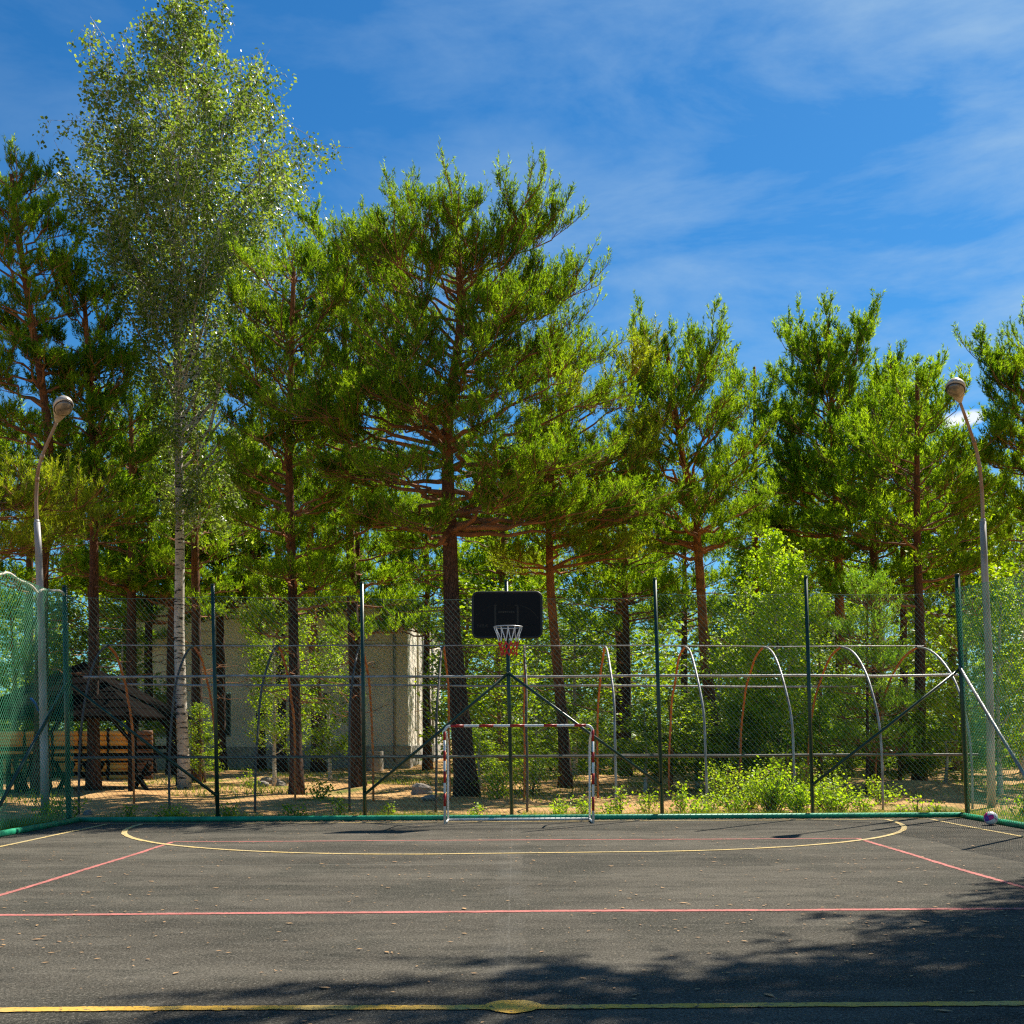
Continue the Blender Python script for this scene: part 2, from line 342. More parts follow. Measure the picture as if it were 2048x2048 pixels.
def ground_mat():
    m = bpy.data.materials.new('needle_covered_sand'); m.use_nodes = True
    nt = m.node_tree; b = nt.nodes['Principled BSDF']; N = nt.nodes.new
    b.inputs['Roughness'].default_value = 0.95; b.inputs['Specular IOR Level'].default_value = 0.1
    tc = N('ShaderNodeTexCoord')
    def noise(sc, d=6, vec=None, ro=0.55):
        n = N('ShaderNodeTexNoise'); n.inputs['Scale'].default_value = sc; n.inputs['Detail'].default_value = d; n.inputs['Roughness'].default_value = ro
        nt.links.new(vec or tc.outputs['Object'], n.inputs['Vector']); return n.outputs['Fac']
    def rng_(x, a, c):
        r = N('ShaderNodeMapRange'); r.inputs['From Min'].default_value = a; r.inputs['From Max'].default_value = c; nt.links.new(x, r.inputs['Value']); return r.outputs[0]
    def mx(f, a, c):
        x = N('ShaderNodeMix'); x.data_type = 'RGBA'; nt.links.new(f, x.inputs['Factor'])
        for s_, v in (('A', a), ('B', c)):
            if isinstance(v, tuple): x.inputs[s_].default_value = (*v, 1)
            else: nt.links.new(v, x.inputs[s_])
        return x.outputs['Result']
    c = mx(rng_(noise(1.1), 0.4, 0.62), (0.58, 0.36, 0.15), (0.42, 0.235, 0.09))
    c = mx(rng_(noise(14, 8), 0.48, 0.66), c, (0.24, 0.12, 0.055))
    c = mx(rng_(noise(60, 3), 0.62, 0.72), c, (0.62, 0.42, 0.26))
    c = mx(rng_(noise(0.35, 5), 0.56, 0.66), c, (0.13, 0.15, 0.03))
    nt.links.new(c, b.inputs['Base Color'])
    bp = N('ShaderNodeBump'); bp.inputs['Strength'].default_value = 0.8; bp.inputs['Distance'].default_value = 0.04
    nt.links.new(noise(18, 10), bp.inputs['Height']); nt.links.new(bp.outputs[0], b.inputs['Normal'])
    return m
M['ground'] = ground_mat()

def asphalt_nodes(m):
    """returns colour socket, height socket of worn rubbery asphalt"""
    nt = m.node_tree; N = nt.nodes.new
    tc = N('ShaderNodeTexCoord')
    def mapped(sc):
        mp = N('ShaderNodeMapping'); mp.inputs['Scale'].default_value = sc; nt.links.new(tc.outputs['Object'], mp.inputs[0]); return mp.outputs[0]
    def noise(sc, d=6, vec=None, ro=0.55):
        n = N('ShaderNodeTexNoise'); n.inputs['Scale'].default_value = sc; n.inputs['Detail'].default_value = d; n.inputs['Roughness'].default_value = ro
        nt.links.new(vec or tc.outputs['Object'], n.inputs['Vector']); return n.outputs['Fac']
    def rg(x, a, c, lo=0., hi=1.):
        r = N('ShaderNodeMapRange'); r.inputs['From Min'].default_value = a; r.inputs['From Max'].default_value = c
        r.inputs['To Min'].default_value = lo; r.inputs['To Max'].default_value = hi; nt.links.new(x, r.inputs['Value']); return r.outputs[0]
    def mul(a, c):
        x = N('ShaderNodeMath'); x.operation = 'MULTIPLY'; nt.links.new(a, x.inputs[0])
        if isinstance(c, float): x.inputs[1].default_value = c
        else: nt.links.new(c, x.inputs[1])
        return x.outputs[0]
    def mx(f, a, c):
        x = N('ShaderNodeMix'); x.data_type = 'RGBA'; nt.links.new(f, x.inputs['Factor'])
        for s_, v in (('A', a), ('B', c)):
            if isinstance(v, tuple): x.inputs[s_].default_value = (*v, 1)
            else: nt.links.new(v, x.inputs[s_])
        return x.outputs['Result']
    streak = noise(0.9, 7, mapped((0.35, 1.6, 1)))
    c = mx(rg(streak, 0.36, 0.62), (0.062, 0.056, 0.045), (0.122, 0.110, 0.088))
    c = mx(mul(rg(noise(0.7, 8), 0.50, 0.60), 0.5), c, (0.040, 0.042, 0.034))
    c = mx(mul(rg(noise(3.4, 8, mapped((0.6, 1.3, 1)), 0.65), 0.50, 0.66), 0.6), c, (0.030, 0.031, 0.026))
    c = mx(mul(rg(noise(5.5, 8, mapped((0.7, 1.2, 1)), 0.7), 0.54, 0.70), 0.45), c, (0.19, 0.175, 0.145))
    # pale worn patch and the paving seam on the court's long axis
    sp = N('ShaderNodeSeparateXYZ'); nt.links.new(tc.outputs['Object'], sp.inputs[0])
    wob = N('ShaderNodeMath'); wob.operation = 'MULTIPLY_ADD'; wob.inputs[1].default_value = 0.05
    nt.links.new(noise(2.3, 6), wob.inputs[0]); nt.links.new(sp.outputs['X'], wob.inputs[2])
    ab = N('ShaderNodeMath'); ab.operation = 'ADD'; ab.inputs[1].default_value = 0.03; nt.links.new(wob.outputs[0], ab.inputs[0])
    aa = N('ShaderNodeMath'); aa.operation = 'ABSOLUTE'; nt.links.new(ab.outputs[0], aa.inputs[0])
    seam = mul(rg(aa.outputs[0], 0.14, 0.09), rg(noise(1.6, 6, mapped((1, 0.6, 1))), 0.44, 0.56))
    c = mx(mul(seam, 0.14), c, (0.17, 0.165, 0.15))
    c = mx(mul(rg(aa.outputs[0], 0.010, 0.004), 0.22), c, (0.20, 0.19, 0.17))
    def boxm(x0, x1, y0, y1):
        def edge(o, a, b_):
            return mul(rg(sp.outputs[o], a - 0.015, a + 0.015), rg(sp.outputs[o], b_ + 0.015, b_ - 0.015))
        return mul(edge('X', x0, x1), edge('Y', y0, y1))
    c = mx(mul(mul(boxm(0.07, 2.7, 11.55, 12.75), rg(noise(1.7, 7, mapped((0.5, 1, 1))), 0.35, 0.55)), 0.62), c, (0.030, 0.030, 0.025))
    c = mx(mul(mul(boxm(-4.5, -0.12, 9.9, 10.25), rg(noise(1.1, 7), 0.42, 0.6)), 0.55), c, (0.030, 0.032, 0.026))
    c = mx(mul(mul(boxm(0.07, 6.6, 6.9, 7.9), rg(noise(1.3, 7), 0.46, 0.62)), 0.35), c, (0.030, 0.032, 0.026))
    c = mx(mul(mul(boxm(-6.5, -0.1, 11.86, 11.90), rg(noise(0.8, 4), 0.4, 0.5)), 0.5), c, (0.22, 0.21, 0.18))
    c = mx(mul(mul(boxm(-0.2, 0.14, 10.6, 13.3), rg(noise(2.4, 6), 0.4, 0.6)), 0.10), c, (0.19, 0.185, 0.17))
    fine = noise(150, 4, None, 0.8)
    c = mx(mul(rg(noise(70, 5, None, 0.75), 0.52, 0.42), 0.72), c, (0.012, 0.012, 0.010))
    c = mx(mul(rg(noise(48, 5, None, 0.8), 0.53, 0.63), 0.62), c, (0.27, 0.245, 0.20))
    c = mx(mul(rg(noise(110, 3, None, 0.7), 0.60, 0.68), 0.85), c, (0.38, 0.34, 0.28))
    c = mx(mul(rg(noise(24, 5), 0.66, 0.72), 0.6), c, (0.34, 0.24, 0.13))
    return c, fine, noise, rg, mul, mx
m = bpy.data.materials.new('worn_dark_asphalt'); m.use_nodes = True
c, h, *_r = asphalt_nodes(m)
b = m.node_tree.nodes['Principled BSDF']; b.inputs['Roughness'].default_value = 0.95; b.inputs['Specular IOR Level'].default_value = 0.06
m.node_tree.links.new(c, b.inputs['Base Color'])
bp = m.node_tree.nodes.new('ShaderNodeBump'); bp.inputs['Strength'].default_value = 0.8; bp.inputs['Distance'].default_value = 0.008
m.node_tree.links.new(h, bp.inputs['Height']); m.node_tree.links.new(bp.outputs[0], b.inputs['Normal'])
M['asphalt'] = m
def paint_mat(name, col, col2, wear):
    m = bpy.data.materials.new(name); m.use_nodes = True
    c, h, noise, rg, mul, mx = asphalt_nodes(m)
    b = m.node_tree.nodes['Principled BSDF']; b.inputs['Roughness'].default_value = 0.85; b.inputs['Specular IOR Level'].default_value = 0.1
    p = mx(rg(noise(3, 5), 0.4, 0.6), col, col2)
    f = rg(noise(42, 7, None, 0.7), wear, wear + 0.07)
    m.node_tree.links.new(mx(f, p, c), b.inputs['Base Color'])
    return m
M['yellow'] = paint_mat('yellow_line_paint', (0.62, 0.36, 0.06), (0.52, 0.36, 0.11), 0.55)
M['cream'] = paint_mat('faded_yellow_line_paint', (0.60, 0.44, 0.18), (0.48, 0.38, 0.20), 0.545)
M['pink'] = paint_mat('pink_line_paint', (0.50, 0.17, 0.15), (0.38, 0.14, 0.12), 0.545)

# ------------------------------------------------------------------ ground and court
FY = 18.35                                  # fence plane
KL, KR, KY = -7.20, 7.35, 18.2              # kerb
def gh(x, y):
    """height of the sandy ground"""
    a = np.clip((y - 18.9) / 4, 0, 1) + np.clip((np.abs(x) - 7.8) / 3, 0, 1)
    a = np.clip(a, 0, 1)
    z = 0.05 * np.sin(x * 0.55 + 1.3) * np.cos(y * 0.42) + 0.03 * np.sin(x * 1.7 + y * 0.9) + 0.015 * np.sin(x * 4.1 - y * 3.0)
    z = z + 0.28 * np.exp(-(((x - 9.6) / 1.6) ** 2 + ((y - 26.5) / 1.5) ** 2))
    z = z + 0.10 * np.exp(-(((x + 3.5) / 2.5) ** 2 + ((y - 30.5) / 1.5) ** 2))
    inside = (x > -7.4) & (x < 7.5) & (y < 18.4)
    return np.where(inside, -0.06, a * z - 0.004)
xs = np.concatenate([[-400, -200, -100, -60, -40], np.arange(-30, 30.01, 0.6), [40, 60, 100, 200, 400]])
ys = np.concatenate([[-200, -60, -20, -8, 0, 6], np.arange(8, 60.01, 0.5), [70, 90, 120, 200, 500, 1200]])
gx, gy = np.meshgrid(xs, ys)
gz = gh(gx, gy)
nx_, ny_ = len(xs), len(ys)
ii, jj = np.meshgrid(np.arange(nx_ - 1), np.arange(ny_ - 1))
k = jj * nx_ + ii
g = MB().add(np.stack([gx, gy, gz], -1).reshape(-1, 3), np.stack([k, k + 1, k + nx_ + 1, k + nx_], -1).reshape(-1, 4))
obj('ground', g, M['ground'], smooth=True, kind='structure')

court = MB(); court.box(((KL + KR) / 2, (KY - 7.5) / 2, -0.04), (KR - KL, KY + 7.5, 0.08))
court = obj('court_surface', court, M['asphalt'], kind='structure')

def strip(P, w, z, name, mt, closed=False):
    P = np.asarray(P, float)
    T = np.gradient(P, axis=0); T /= np.linalg.norm(T, axis=1)[:, None]
    Nn = np.stack([-T[:, 1], T[:, 0]], 1)
    jit = rng.normal(0, 0.0045, (len(P), 2))
    a = P + Nn * (w / 2 + jit[:, :1]); b_ = P - Nn * (w / 2 + jit[:, 1:])
    n = len(P)
    V = np.zeros((2 * n, 3)); V[:n, :2] = a; V[n:, :2] = b_; V[:, 2] = z
    i = np.arange(n - 1)
    return obj(name, MB().add(V, np.stack([i, i + n, i + n + 1, i + 1], 1)), mt, court)
def seg(a, b, step=0.05, wob=0.012):
    a, b = np.array(a, float), np.array(b, float); n = max(3, int(np.linalg.norm(b - a) / step))
    t = np.linspace(0, 1, n)[:, None]; P = a + (b - a) * t
    d = (b - a) / np.linalg.norm(b - a); nn = np.array((-d[1], d[0]))
    ph = rng.uniform(0, 6)
    return P + nn * (wob * np.sin(t * n * step * 0.9 + ph) + wob * 0.6 * np.sin(t * n * step * 2.3 + ph * 2))
# volleyball court (pink), handball court (yellow)
strip(seg((-4.52, 14.63), (4.52, 14.63)), 0.06, 0.002, 'end_line', M['pink'])
strip(seg((-4.5, 14.6), (-4.5, -3.4)), 0.065, 0.0028, 'side_line', M['pink'])
strip(seg((4.5, 14.6), (4.5, -3.4)), 0.065, 0.0028, 'side_line', M['pink'])
strip(seg((-7.1, 8.55), (7.2, 8.66)), 0.085, 0.0036, 'attack_line', M['pink'])
strip(seg((-6.55, 17.72), (6.7, 17.9)), 0.06, 0.0044, 'goal_line', M['cream'])
strip(seg((-6.55, 17.7), (-6.5, -6.6)), 0.065, 0.0052, 'side_line', M['cream'])
strip(seg((6.7, 17.9), (6.85, -6.6)), 0.065, 0.0052, 'side_line', M['cream'])
a1 = np.linspace(math.pi, 1.5 * math.pi, 40)
gl, gr_ = -1.12, 1.12
R5 = 4.85
arc = np.concatenate([np.stack([gl + R5 * np.cos(a1), 17.72 + R5 * np.sin(a1)], 1), np.stack([gr_ + R5 * np.cos(a1 + math.pi / 2), 17.86 + R5 * np.sin(a1 + math.pi / 2)], 1)])
strip(arc, 0.075, 0.0062, 'goal_area_line', M['cream'])
strip(seg((-7.15, 5.50), (7.3, 5.62)), 0.085, 0.0058, 'centre_line', M['yellow'])
a1 = np.linspace(0, 2 * math.pi, 49)[:-1]
rr = 0.135 * (1 + 0.05 * np.sin(a1 * 3) + 0.03 * np.sin(a1 * 7))
V = np.stack([-0.02 + rr * np.cos(a1), 5.56 + rr * np.sin(a1), np.full(48, 0.0072)], 1)
V = np.vstack([V, [(-0.02, 5.56, 0.0072)]])
obj('centre_spot', MB().add(V, t=[(i, (i + 1) % 48, 48) for i in range(48)]), M['yellow'], court)

# green pipe kerb
kb = MB()
kb.tube([(KL + 0.0, KY, 0.035), (-3, KY + .01, 0.04), (1.2, KY + 0.03, 0.038), (KR, KY + 0.06, 0.042)], 0.045, 12)
kb.tube([(KL, KY + 0.02, 0.035), (KL - .02, 14, 0.04), (KL + 0.02, 8, 0.04), (KL, -7.6, 0.04)], 0.05, 12)
kb.tube([(KR, KY + 0.05, 0.035), (KR + .01, 14, 0.04), (KR, 8, 0.04), (KR, -7.6, 0.04)], 0.05, 12)
obj('kerb', kb, M['kerb'], smooth=True, kind='structure')

# ------------------------------------------------------------------ chain link fences
def clip_lines(u0, u1, vlo, vhi, pitch, slope):
    """slanted wires inside a bay of width u0..u1 and heights vlo..vhi -> end points"""
    out = []
    H = vhi - vlo; run = H / abs(slope)
    x = u0 - run - (u0 % pitch)
    while x < u1 + run:
        if slope > 0: a, b_ = (x, vlo), (x + run, vhi)
        else: a, b_ = (x + run, vlo), (x, vhi)
        t0, t1 = 0.0, 1.0
        dx = b_[0] - a[0]
        ta, tb = sorted(((u0 - a[0]) / dx, (u1 - a[0]) / dx))
        t0, t1 = max(t0, ta), min(t1, tb)
        if t1 - t0 > 0.01:
            out.append((a[0] + dx * t0, a[1] + (b_[1] - a[1]) * t0, a[0] + dx * t1, a[1] + (b_[1] - a[1]) * t1))
        x += pitch
    return np.array(out)
def wire_mesh(to3, u0, u1, vlo, vhi, pitch=0.084, slope=1.15, d1=0.0026, d2=0.0009, seg_n=5, top=None):
    mb = MB()
    for sl, r, off in ((-slope, d1, 0.0), (slope, d2, 0.006)):  # rising slant drawn thinner, its weaker sunlight put into the wire thickness
        L = clip_lines(u0, u1, vlo, vhi, pitch, sl); wv = rng.normal(0, 0.0045, (len(L), seg_n + 1)); wv[:, 0] = wv[:, -1] = 0
        for k in range(seg_n):                         # short pieces so the sheet can bulge
            t0, t1 = k / seg_n, (k + 1) / seg_n
            A = np.stack([L[:, 0] + (L[:, 2] - L[:, 0]) * t0, L[:, 1] + (L[:, 3] - L[:, 1]) * t0], 1)
            B = np.stack([L[:, 0] + (L[:, 2] - L[:, 0]) * t1, L[:, 1] + (L[:, 3] - L[:, 1]) * t1], 1)
            A[:, 0] += wv[:, k] + 0.01 * np.sin(A[:, 1] * 2.2 + u0); B[:, 0] += wv[:, k + 1] + 0.01 * np.sin(B[:, 1] * 2.2 + u0)
            mb.prisms(to3(A, off), to3(B, off), r, r)
    return mb

posts = [((137, 1637), (131, 1173)), ((435, 1636), (427, 1170)), ((729, 1634), (725, 1166)), ((1023, 1633), (1014, 1162)),
         ((1324, 1631), (1311, 1158)), ((1625, 1629), (1613, 1154)), ((1935, 1628), (1916, 1150))]
pw = []
for (bx, by), (tx, ty) in posts:
    b_ = W(bx, by, FY); t_ = W(tx, ty, FY); b_[2] = -0.05
    pw.append((b_, t_))
back = thing('chain_link_fence', (0, FY, 0), 'long dark green chain link fence of six bays behind the goal', 'fence')
for i, (b_, t_) in enumerate(pw):
    r = 0.042 if i in (0, 6) else 0.032
    mb = MB(); mb.tube([b_, (b_ + t_) / 2, t_], r, 12); p = obj('post', mb, M['green_paint'], back, smooth=True)
    mb = MB(); d = (t_ - b_) / np.linalg.norm(t_ - b_); mb.tube([t_ - d * 0.01, t_ + d * 0.012, t_ + d * 0.02], [r + .004, r + .004, r * 0.5], 12)
    obj('post_cap', mb, M['green_paint'], p, smooth=True)
def at_h(i, z):
    b_, t_ = pw[i]; return b_ + (t_ - b_) * ((z - b_[2]) / (t_[2] - b_[2]))
for a, b_, za, zb in ((0, 1, 2.33, 0.42), (3, 2, 2.42, 0.42), (3, 4, 2.42, 0.55), (6, 5, 2.48, 0.55)):
    A, B = at_h(a, za), at_h(b_, zb); A = A + np.array((0, -0.035, 0)); B = B + np.array((0, -0.035, 0))
    mb = MB(); mb.tube([A, (A + B) / 2 + np.array((0, 0, -0.012)), B], 0.025, 10); obj('brace', mb, M['green_paint'], back, smooth=True)
for i in range(6):
    x0, x1 = pw[i][0][0], pw[i + 1][0][0]
    top = 3.72 - (0.05 if i in (2, 3) else 0)
    def to3(A, off, i=i, x0=x0, x1=x1):
        t = (A[:, 0] - x0) / (x1 - x0); z = A[:, 1]
        lean0 = (pw[i][1][0] - pw[i][0][0]) / (pw[i][1][2] - pw[i][0][2]); lean1 = (pw[i + 1][1][0] - pw[i + 1][0][0]) / (pw[i + 1][1][2] - pw[i + 1][0][2])
        return np.stack([A[:, 0] + (lean0 + (lean1 - lean0) * t) * z, FY + 0.03 + off + 0.03 * np.sin(t * 3.1416) * np.sin(z * 2.1 + i), z - 0.03 * np.sin(t * 3.1416) * (z / 3.7)], 1)
    o = obj('chain_link_mesh', wire_mesh(to3, x0, x1, 0.1, top), M['wire'], back, kind='stuff')
    for z in (top, 1.05):
        t = np.linspace(0, 1, 9); A = np.stack([x0 + (x1 - x0) * t, np.full(9, z)], 1)
        obj('tension_wire', MB().tube(to3(A, -0.004), 0.0032, 5), M['wire'], back)

def side_fence(sgn):
    X = -7.36 if sgn < 0 else 7.47
    i0 = 0 if sgn < 0 else 6
    name = 'left' if sgn < 0 else 'right'
    root = thing('chain_link_fence', (X, 12, 0), 'bright green chain link side fence on the left with a pale rope along its top' if sgn < 0 else 'green chain link side fence on the right behind the ball', 'fence')
    for y in (15.55, 13.05, 10.55):
        mb = MB(); mb.tube([(X, y, -0.05), (X, y, 3.9)], 0.032, 12); obj('post', mb, M['green_paint'], root, smooth=True)
    zt = 3.78
    def to3(A, off):
        s_ = A[:, 0]; z = A[:, 1]; t = np.clip((FY - s_) / 2.8, 0, 9) % 1.0
        lean = (pw[i0][1][0] - pw[i0][0][0]) / 3.9 * np.clip(1 - (FY - s_) / 2.8, 0, 1)
        dip = (0.05 if sgn < 0 else 0.05) * np.sin(np.clip(t, 0, 1) * math.pi) * (z / zt) ** 2
        return np.stack([X + lean * z - sgn * (0.02 + off) + 0.05 * np.sin(t * 6.28 + z), s_, z - dip], 1)
    for y0, y1 in ((15.55, FY), (13.05, 15.55), (10.55, 13.05)):
        obj('chain_link_mesh', wire_mesh(to3, y0 + 0.02, y1 - 0.02, 0.08, zt, pitch=0.075, d1=0.0036, d2=0.0026), M['wire_side'], root, kind='stuff')
        s_ = np.linspace(y0, y1, 13); 
        obj('tension_wire', MB().tube(to3(np.stack([s_, np.full(13, zt)], 1), -0.004), 0.004, 5), M['wire_side'], root)
    A = at_h(i0, 2.33 if sgn < 0 else 2.48); B = np.array((X, 15.6, 0.34))
    mb = MB(); mb.tube([A + np.array((-sgn * 0.04, -0.03, 0)), B + np.array((-sgn * 0.04, 0, 0))], 0.026, 10); obj('brace', mb, M['green_paint'] if sgn < 0 else M['galv'], root, smooth=True)
    return root, to3, zt
lf, lto3, lz = side_fence(-1)
side_fence(1)
# rope along the top of the left fence
t = np.linspace(0, 1, 40); s_ = FY - 0.02 - t * 4.5
P = lto3(np.stack([s_, np.full(40, lz)], 1), -0.03); P[:, 2] += -0.03 + 0.05 * np.sin(t * 17) * (t < 0.6) + 0.02 * np.sin(t * 41); P[:, 0] += 0.02 * np.sin(t * 25)
rp = obj('rope', MB().tube(P, 0.02, 8), M['cord'], smooth=True); tag(rp, 'pale wavy rope laid along the top edge of the left side fence', 'rope')
a_ = W(64, 1397, 16.7); b_ = W(80, 1422, 16.95); a_[0] = b_[0] = -7.30
st = MB(); st.tube([a_, (a_ + b_) / 2 + np.array((0.02, 0, 0.01)), b_], [0.02, 0.016, 0.012], 6)
st = obj('strap', st, M['blue']); tag(st, 'short blue strap tied to the left side fence mesh', 'strap')

# ------------------------------------------------------------------ football goal
GD = 17.4
gL, gR, gT = -1.115, 1.215, 1.54
goal = thing('football_goal', (0.05, GD, 0), 'small red and white striped metal goal standing before the fence', 'goal')
r = 0.020
def bend(c, a0, a1, rad, n=6):
    a = np.linspace(a0, a1, n); return np.stack([c[0] + rad * np.cos(a), np.full(n, GD), c[1] + rad * np.sin(a)], 1)
obj('upright', MB().tube([(gL, GD, 0.0), (gL, GD, gT - 0.1)], r, 14), M['white_paint'], goal, smooth=True)
obj('upright', MB().tube([(gR, GD, 0.0), (gR, GD, gT - 0.1)], r, 14), M['white_paint'], goal, smooth=True)
P = np.vstack([bend((gL + 0.1, gT - 0.1), math.pi, math.pi / 2, 0.1), bend((gR - 0.1, gT - 0.1), math.pi / 2, 0, 0.1)])
cb = obj('crossbar', MB().tube(P, r, 14), M['white_paint'], goal, smooth=True)
ups = [o for o in goal.children if o.name.startswith('upright')]
def zx(px): return gL + (px - 150) / (1755 - 150) * (gR - gL)
for x0, x1 in ((215, 360), (525, 680), (860, 1015), (1225, 1365), (1555, 1680)):
    obj('red_band', MB().tube([(zx(x0), GD, gT), (zx(x1), GD, gT)], r + 0.0012, 14), M['red_paint'], cb, smooth=True)
def zz(py): return (1215 - py) / (1215 - 168) * gT
for k_, (X, bands) in enumerate(((gL, ((225, 320), (430, 540), (650, 775), (885, 1025))), (gR, ((215, 340), (450, 565), (680, 800), (930, 1080))))):
    for y0, y1 in bands:
        obj('red_band', MB().tube([(X, GD, zz(y1)), (X, GD, zz(y0))], r + 0.0012, 14), M['red_paint'], ups[k_], smooth=True)
for X in (gL + 0.015, gR - 0.015):
    mb = MB(); mb.tube([(X, GD + 0.02, 1.44), (X, GD + 0.45, 1.33), (X, GD + 0.58, 1.2), (X, GD + 0.6, 0.6), (X, GD + 0.6, 0.03)], 0.017, 10)
    obj('rear_stay', mb, M['white_paint'], goal, smooth=True)
    obj('ground_side_bar', MB().tube([(X, GD + 0.02, 0.025), (X, GD + 0.6, 0.025)], 0.018, 10), M['white_paint'], goal, smooth=True)
obj('ground_rear_bar', MB().tube([(gL + 0.015, GD + 0.6, 0.028), (gR - 0.015, GD + 0.6, 0.028)], 0.02, 10), M['white_paint'], goal, smooth=True)

# ------------------------------------------------------------------ basketball hoop
HB = 18.12
hoop = thing('basketball_hoop', (-0.13, HB, 3.0), 'black backboard with steel ring and white and red net on the middle fence post', 'basketball hoop')
tl, br = W(947, 1185, HB), W(1084, 1274, HB)
bx0, bx1, bz0, bz1 = tl[0], br[0], br[2], tl[2]
def rrect(x0, x1, z0, z1, rad, n=6):
    out = []
    for cx_, cz_, a0 in ((x1 - rad, z1 - rad, 0), (x0 + rad, z1 - rad, 90), (x0 + rad, z0 + rad, 180), (x1 - rad, z0 + rad, 270)):
        for k in range(n + 1):
            a = math.radians(a0 + 90 * k / n); out.append((cx_ + rad * math.cos(a), cz_ + rad * math.sin(a)))
    return out
def plate(pts, y0, y1):
    n = len(pts); V = [(x, y0, z) for x, z in pts] + [(x, y1, z) for x, z in pts] + [(np.mean([p[0] for p in pts]), y0, np.mean([p[1] for p in pts])), (np.mean([p[0] for p in pts]), y1, np.mean([p[1] for p in pts]))]
    q = [(i, (i + 1) % n, n + (i + 1) % n, n + i) for i in range(n)]
    t = [(2 * n, (i + 1) % n, i) for i in range(n)] + [(2 * n + 1, n + i, n + (i + 1) % n) for i in range(n)]
    return MB().add(V, q, t)
board = obj('backboard', plate(rrect(bx0 + .004, bx1 - .004, bz0 + .004, bz1 - .004, 0.085), HB, HB + 0.03), M['black'], hoop)
P = np.array([(x, HB + 0.012, z) for x, z in rrect(bx0, bx1, bz0, bz1, 0.09, 5)]); P = np.vstack([P, P[:1]])
obj('edge_moulding', MB().tube(P, 0.022, 8, cap=False), M['board_rim'], board, smooth=True)
def bp(zx_, zy_):  # zoom picture -> board plane
    return (W(920 + zx_ * 0.09834, 1160 + zy_ * 0.09834, HB)[0], W(920 + zx_ * 0.09834, 1160 + zy_ * 0.09834, HB)[2])
def stripe(pts, w, y=0.003):
    return MB().prisms([(x, HB - y, z) for x, z in pts[:-1]], [(x, HB - y, z) for x, z in pts[1:]], w, w)
for side in (((320, 770), (400, 680), (500, 600), (600, 545), (680, 515)), ((1610, 790), (1540, 690), (1440, 600), (1340, 550), (1230, 510))):
    pts = [bp(*p) for p in side]
    obj('printed_arc', stripe(pts, 0.0035, 0.0005), M['board_print'], board)
for xc in (730, 1185):
    x, z1_ = bp(xc, 535); _, z0_ = bp(xc, 930)
    obj('printed_bar', plate([(x - 0.016, z0_), (x + 0.016, z0_), (x + 0.016, z1_), (x - 0.016, z1_)][::-1], HB - 0.004, HB - 0.001), M['board_print'], board)
for xc, xw in ((730, 0.03), (1160, 0.03)):
    x, z1_ = bp(xc, 505)
    obj('printed_bar', plate([(x - xw, z1_ - 0.018), (x + xw, z1_ - 0.018), (x + xw, z1_), (x - xw, z1_)][::-1], HB - 0.0075, HB - 0.0045), M['board_print'], board)
def text(s_, x, z, size, mt, bold=0.0, parent=None, sx=1.0):
    cu = bpy.data.curves.new('lettering', 'FONT'); cu.body = s_; cu.size = size; cu.align_x = 'CENTER'; cu.align_y = 'CENTER'; cu.extrude = 0.0008; cu.offset = bold
    to = bpy.data.objects.new('lettering', cu); COL.objects.link(to)
    dg = bpy.context.evaluated_depsgraph_get()
    me = bpy.data.meshes.new_from_object(to.evaluated_get(dg))
    bpy.data.objects.remove(to); bpy.data.curves.remove(cu)
    off = base_of(parent)
    me.transform(Matrix.Translation(Vector((x, HB - 0.003, z)) - off) @ Matrix.Rotation(math.radians(90), 4, 'X') @ Matrix.Diagonal((sx, 1, 1, 1)))
    me.materials.clear(); me.materials.append(mt)
    o = bpy.data.objects.new('lettering', me); COL.objects.link(o); o.parent = parent
    return o
x, z = bp(990, 530); text('NBA', x, z, 0.16, M['board_print_dark'], 0.004, board, 1.15)
x, z = bp(470, 935); text('NBA', x, z, 0.075, M['board_print'], 0.001, board, 1.2)
x, z = bp(955, 650)
for k_ in range(8):
    xx = x + (k_ - 3.5) * 0.034
    obj('printed_mark', plate([(xx - 0.013, z - 0.015), (xx + 0.013, z - 0.015), (xx + 0.013, z + 0.015), (xx - 0.013, z + 0.015)][::-1], HB - 0.003, HB - 0.0005), M['board_print'], board)
x, z = bp(1430, 920)
obj('printed_mark', stripe([(x - 0.08, z - 0.005), (x - 0.04, z + 0.012), (x, z - 0.004), (x + 0.04, z + 0.01), (x + 0.09, z)], 0.004, 0.0005), M['board_print_dark'], board)
# ring, arms, net
rc = np.array((W(1017, 1253, 17.74)[0], 17.74, W(1017, 1254, 17.74)[2])); RR = 0.228
a = np.linspace(0, 2 * math.pi, 33)
obj('ring', MB().tube(np.stack([rc[0] + RR * np.cos(a), rc[1] + RR * np.sin(a), np.full(33, rc[2])], 1), 0.009, 8, cap=False), M['steel_ring'], hoop, smooth=True)
for sx_ in (-0.09, 0.09):
    mb = MB(); mb.tube([(rc[0] + sx_, rc[1] + 0.21, rc[2] - 0.005), (rc[0] + sx_, HB - 0.01, rc[2] - 0.02)], 0.009, 8); obj('ring_rod', mb, M['steel_ring'], hoop, smooth=True)
mb = MB(); mb.box((rc[0], HB - 0.012, rc[2] - 0.02), (0.26, 0.012, 0.12)); obj('ring_bracket', mb, M['board_rim'], hoop)
for z_ in (bz0 + 0.12, bz1 - 0.2):
    for sx_ in (-0.12, 0.12):
        mb = MB(); mb.beam((rc[0] + sx_, HB + 0.03, z_), (at_h(3, z_)[0], FY - 0.02, z_), 0.035, 0.035)
        obj('mounting_arm', mb, M['green_paint'], hoop)
nh = 12; wa, wb, ra_, rb_ = [], [], [], []
net = MB(); red = MB()
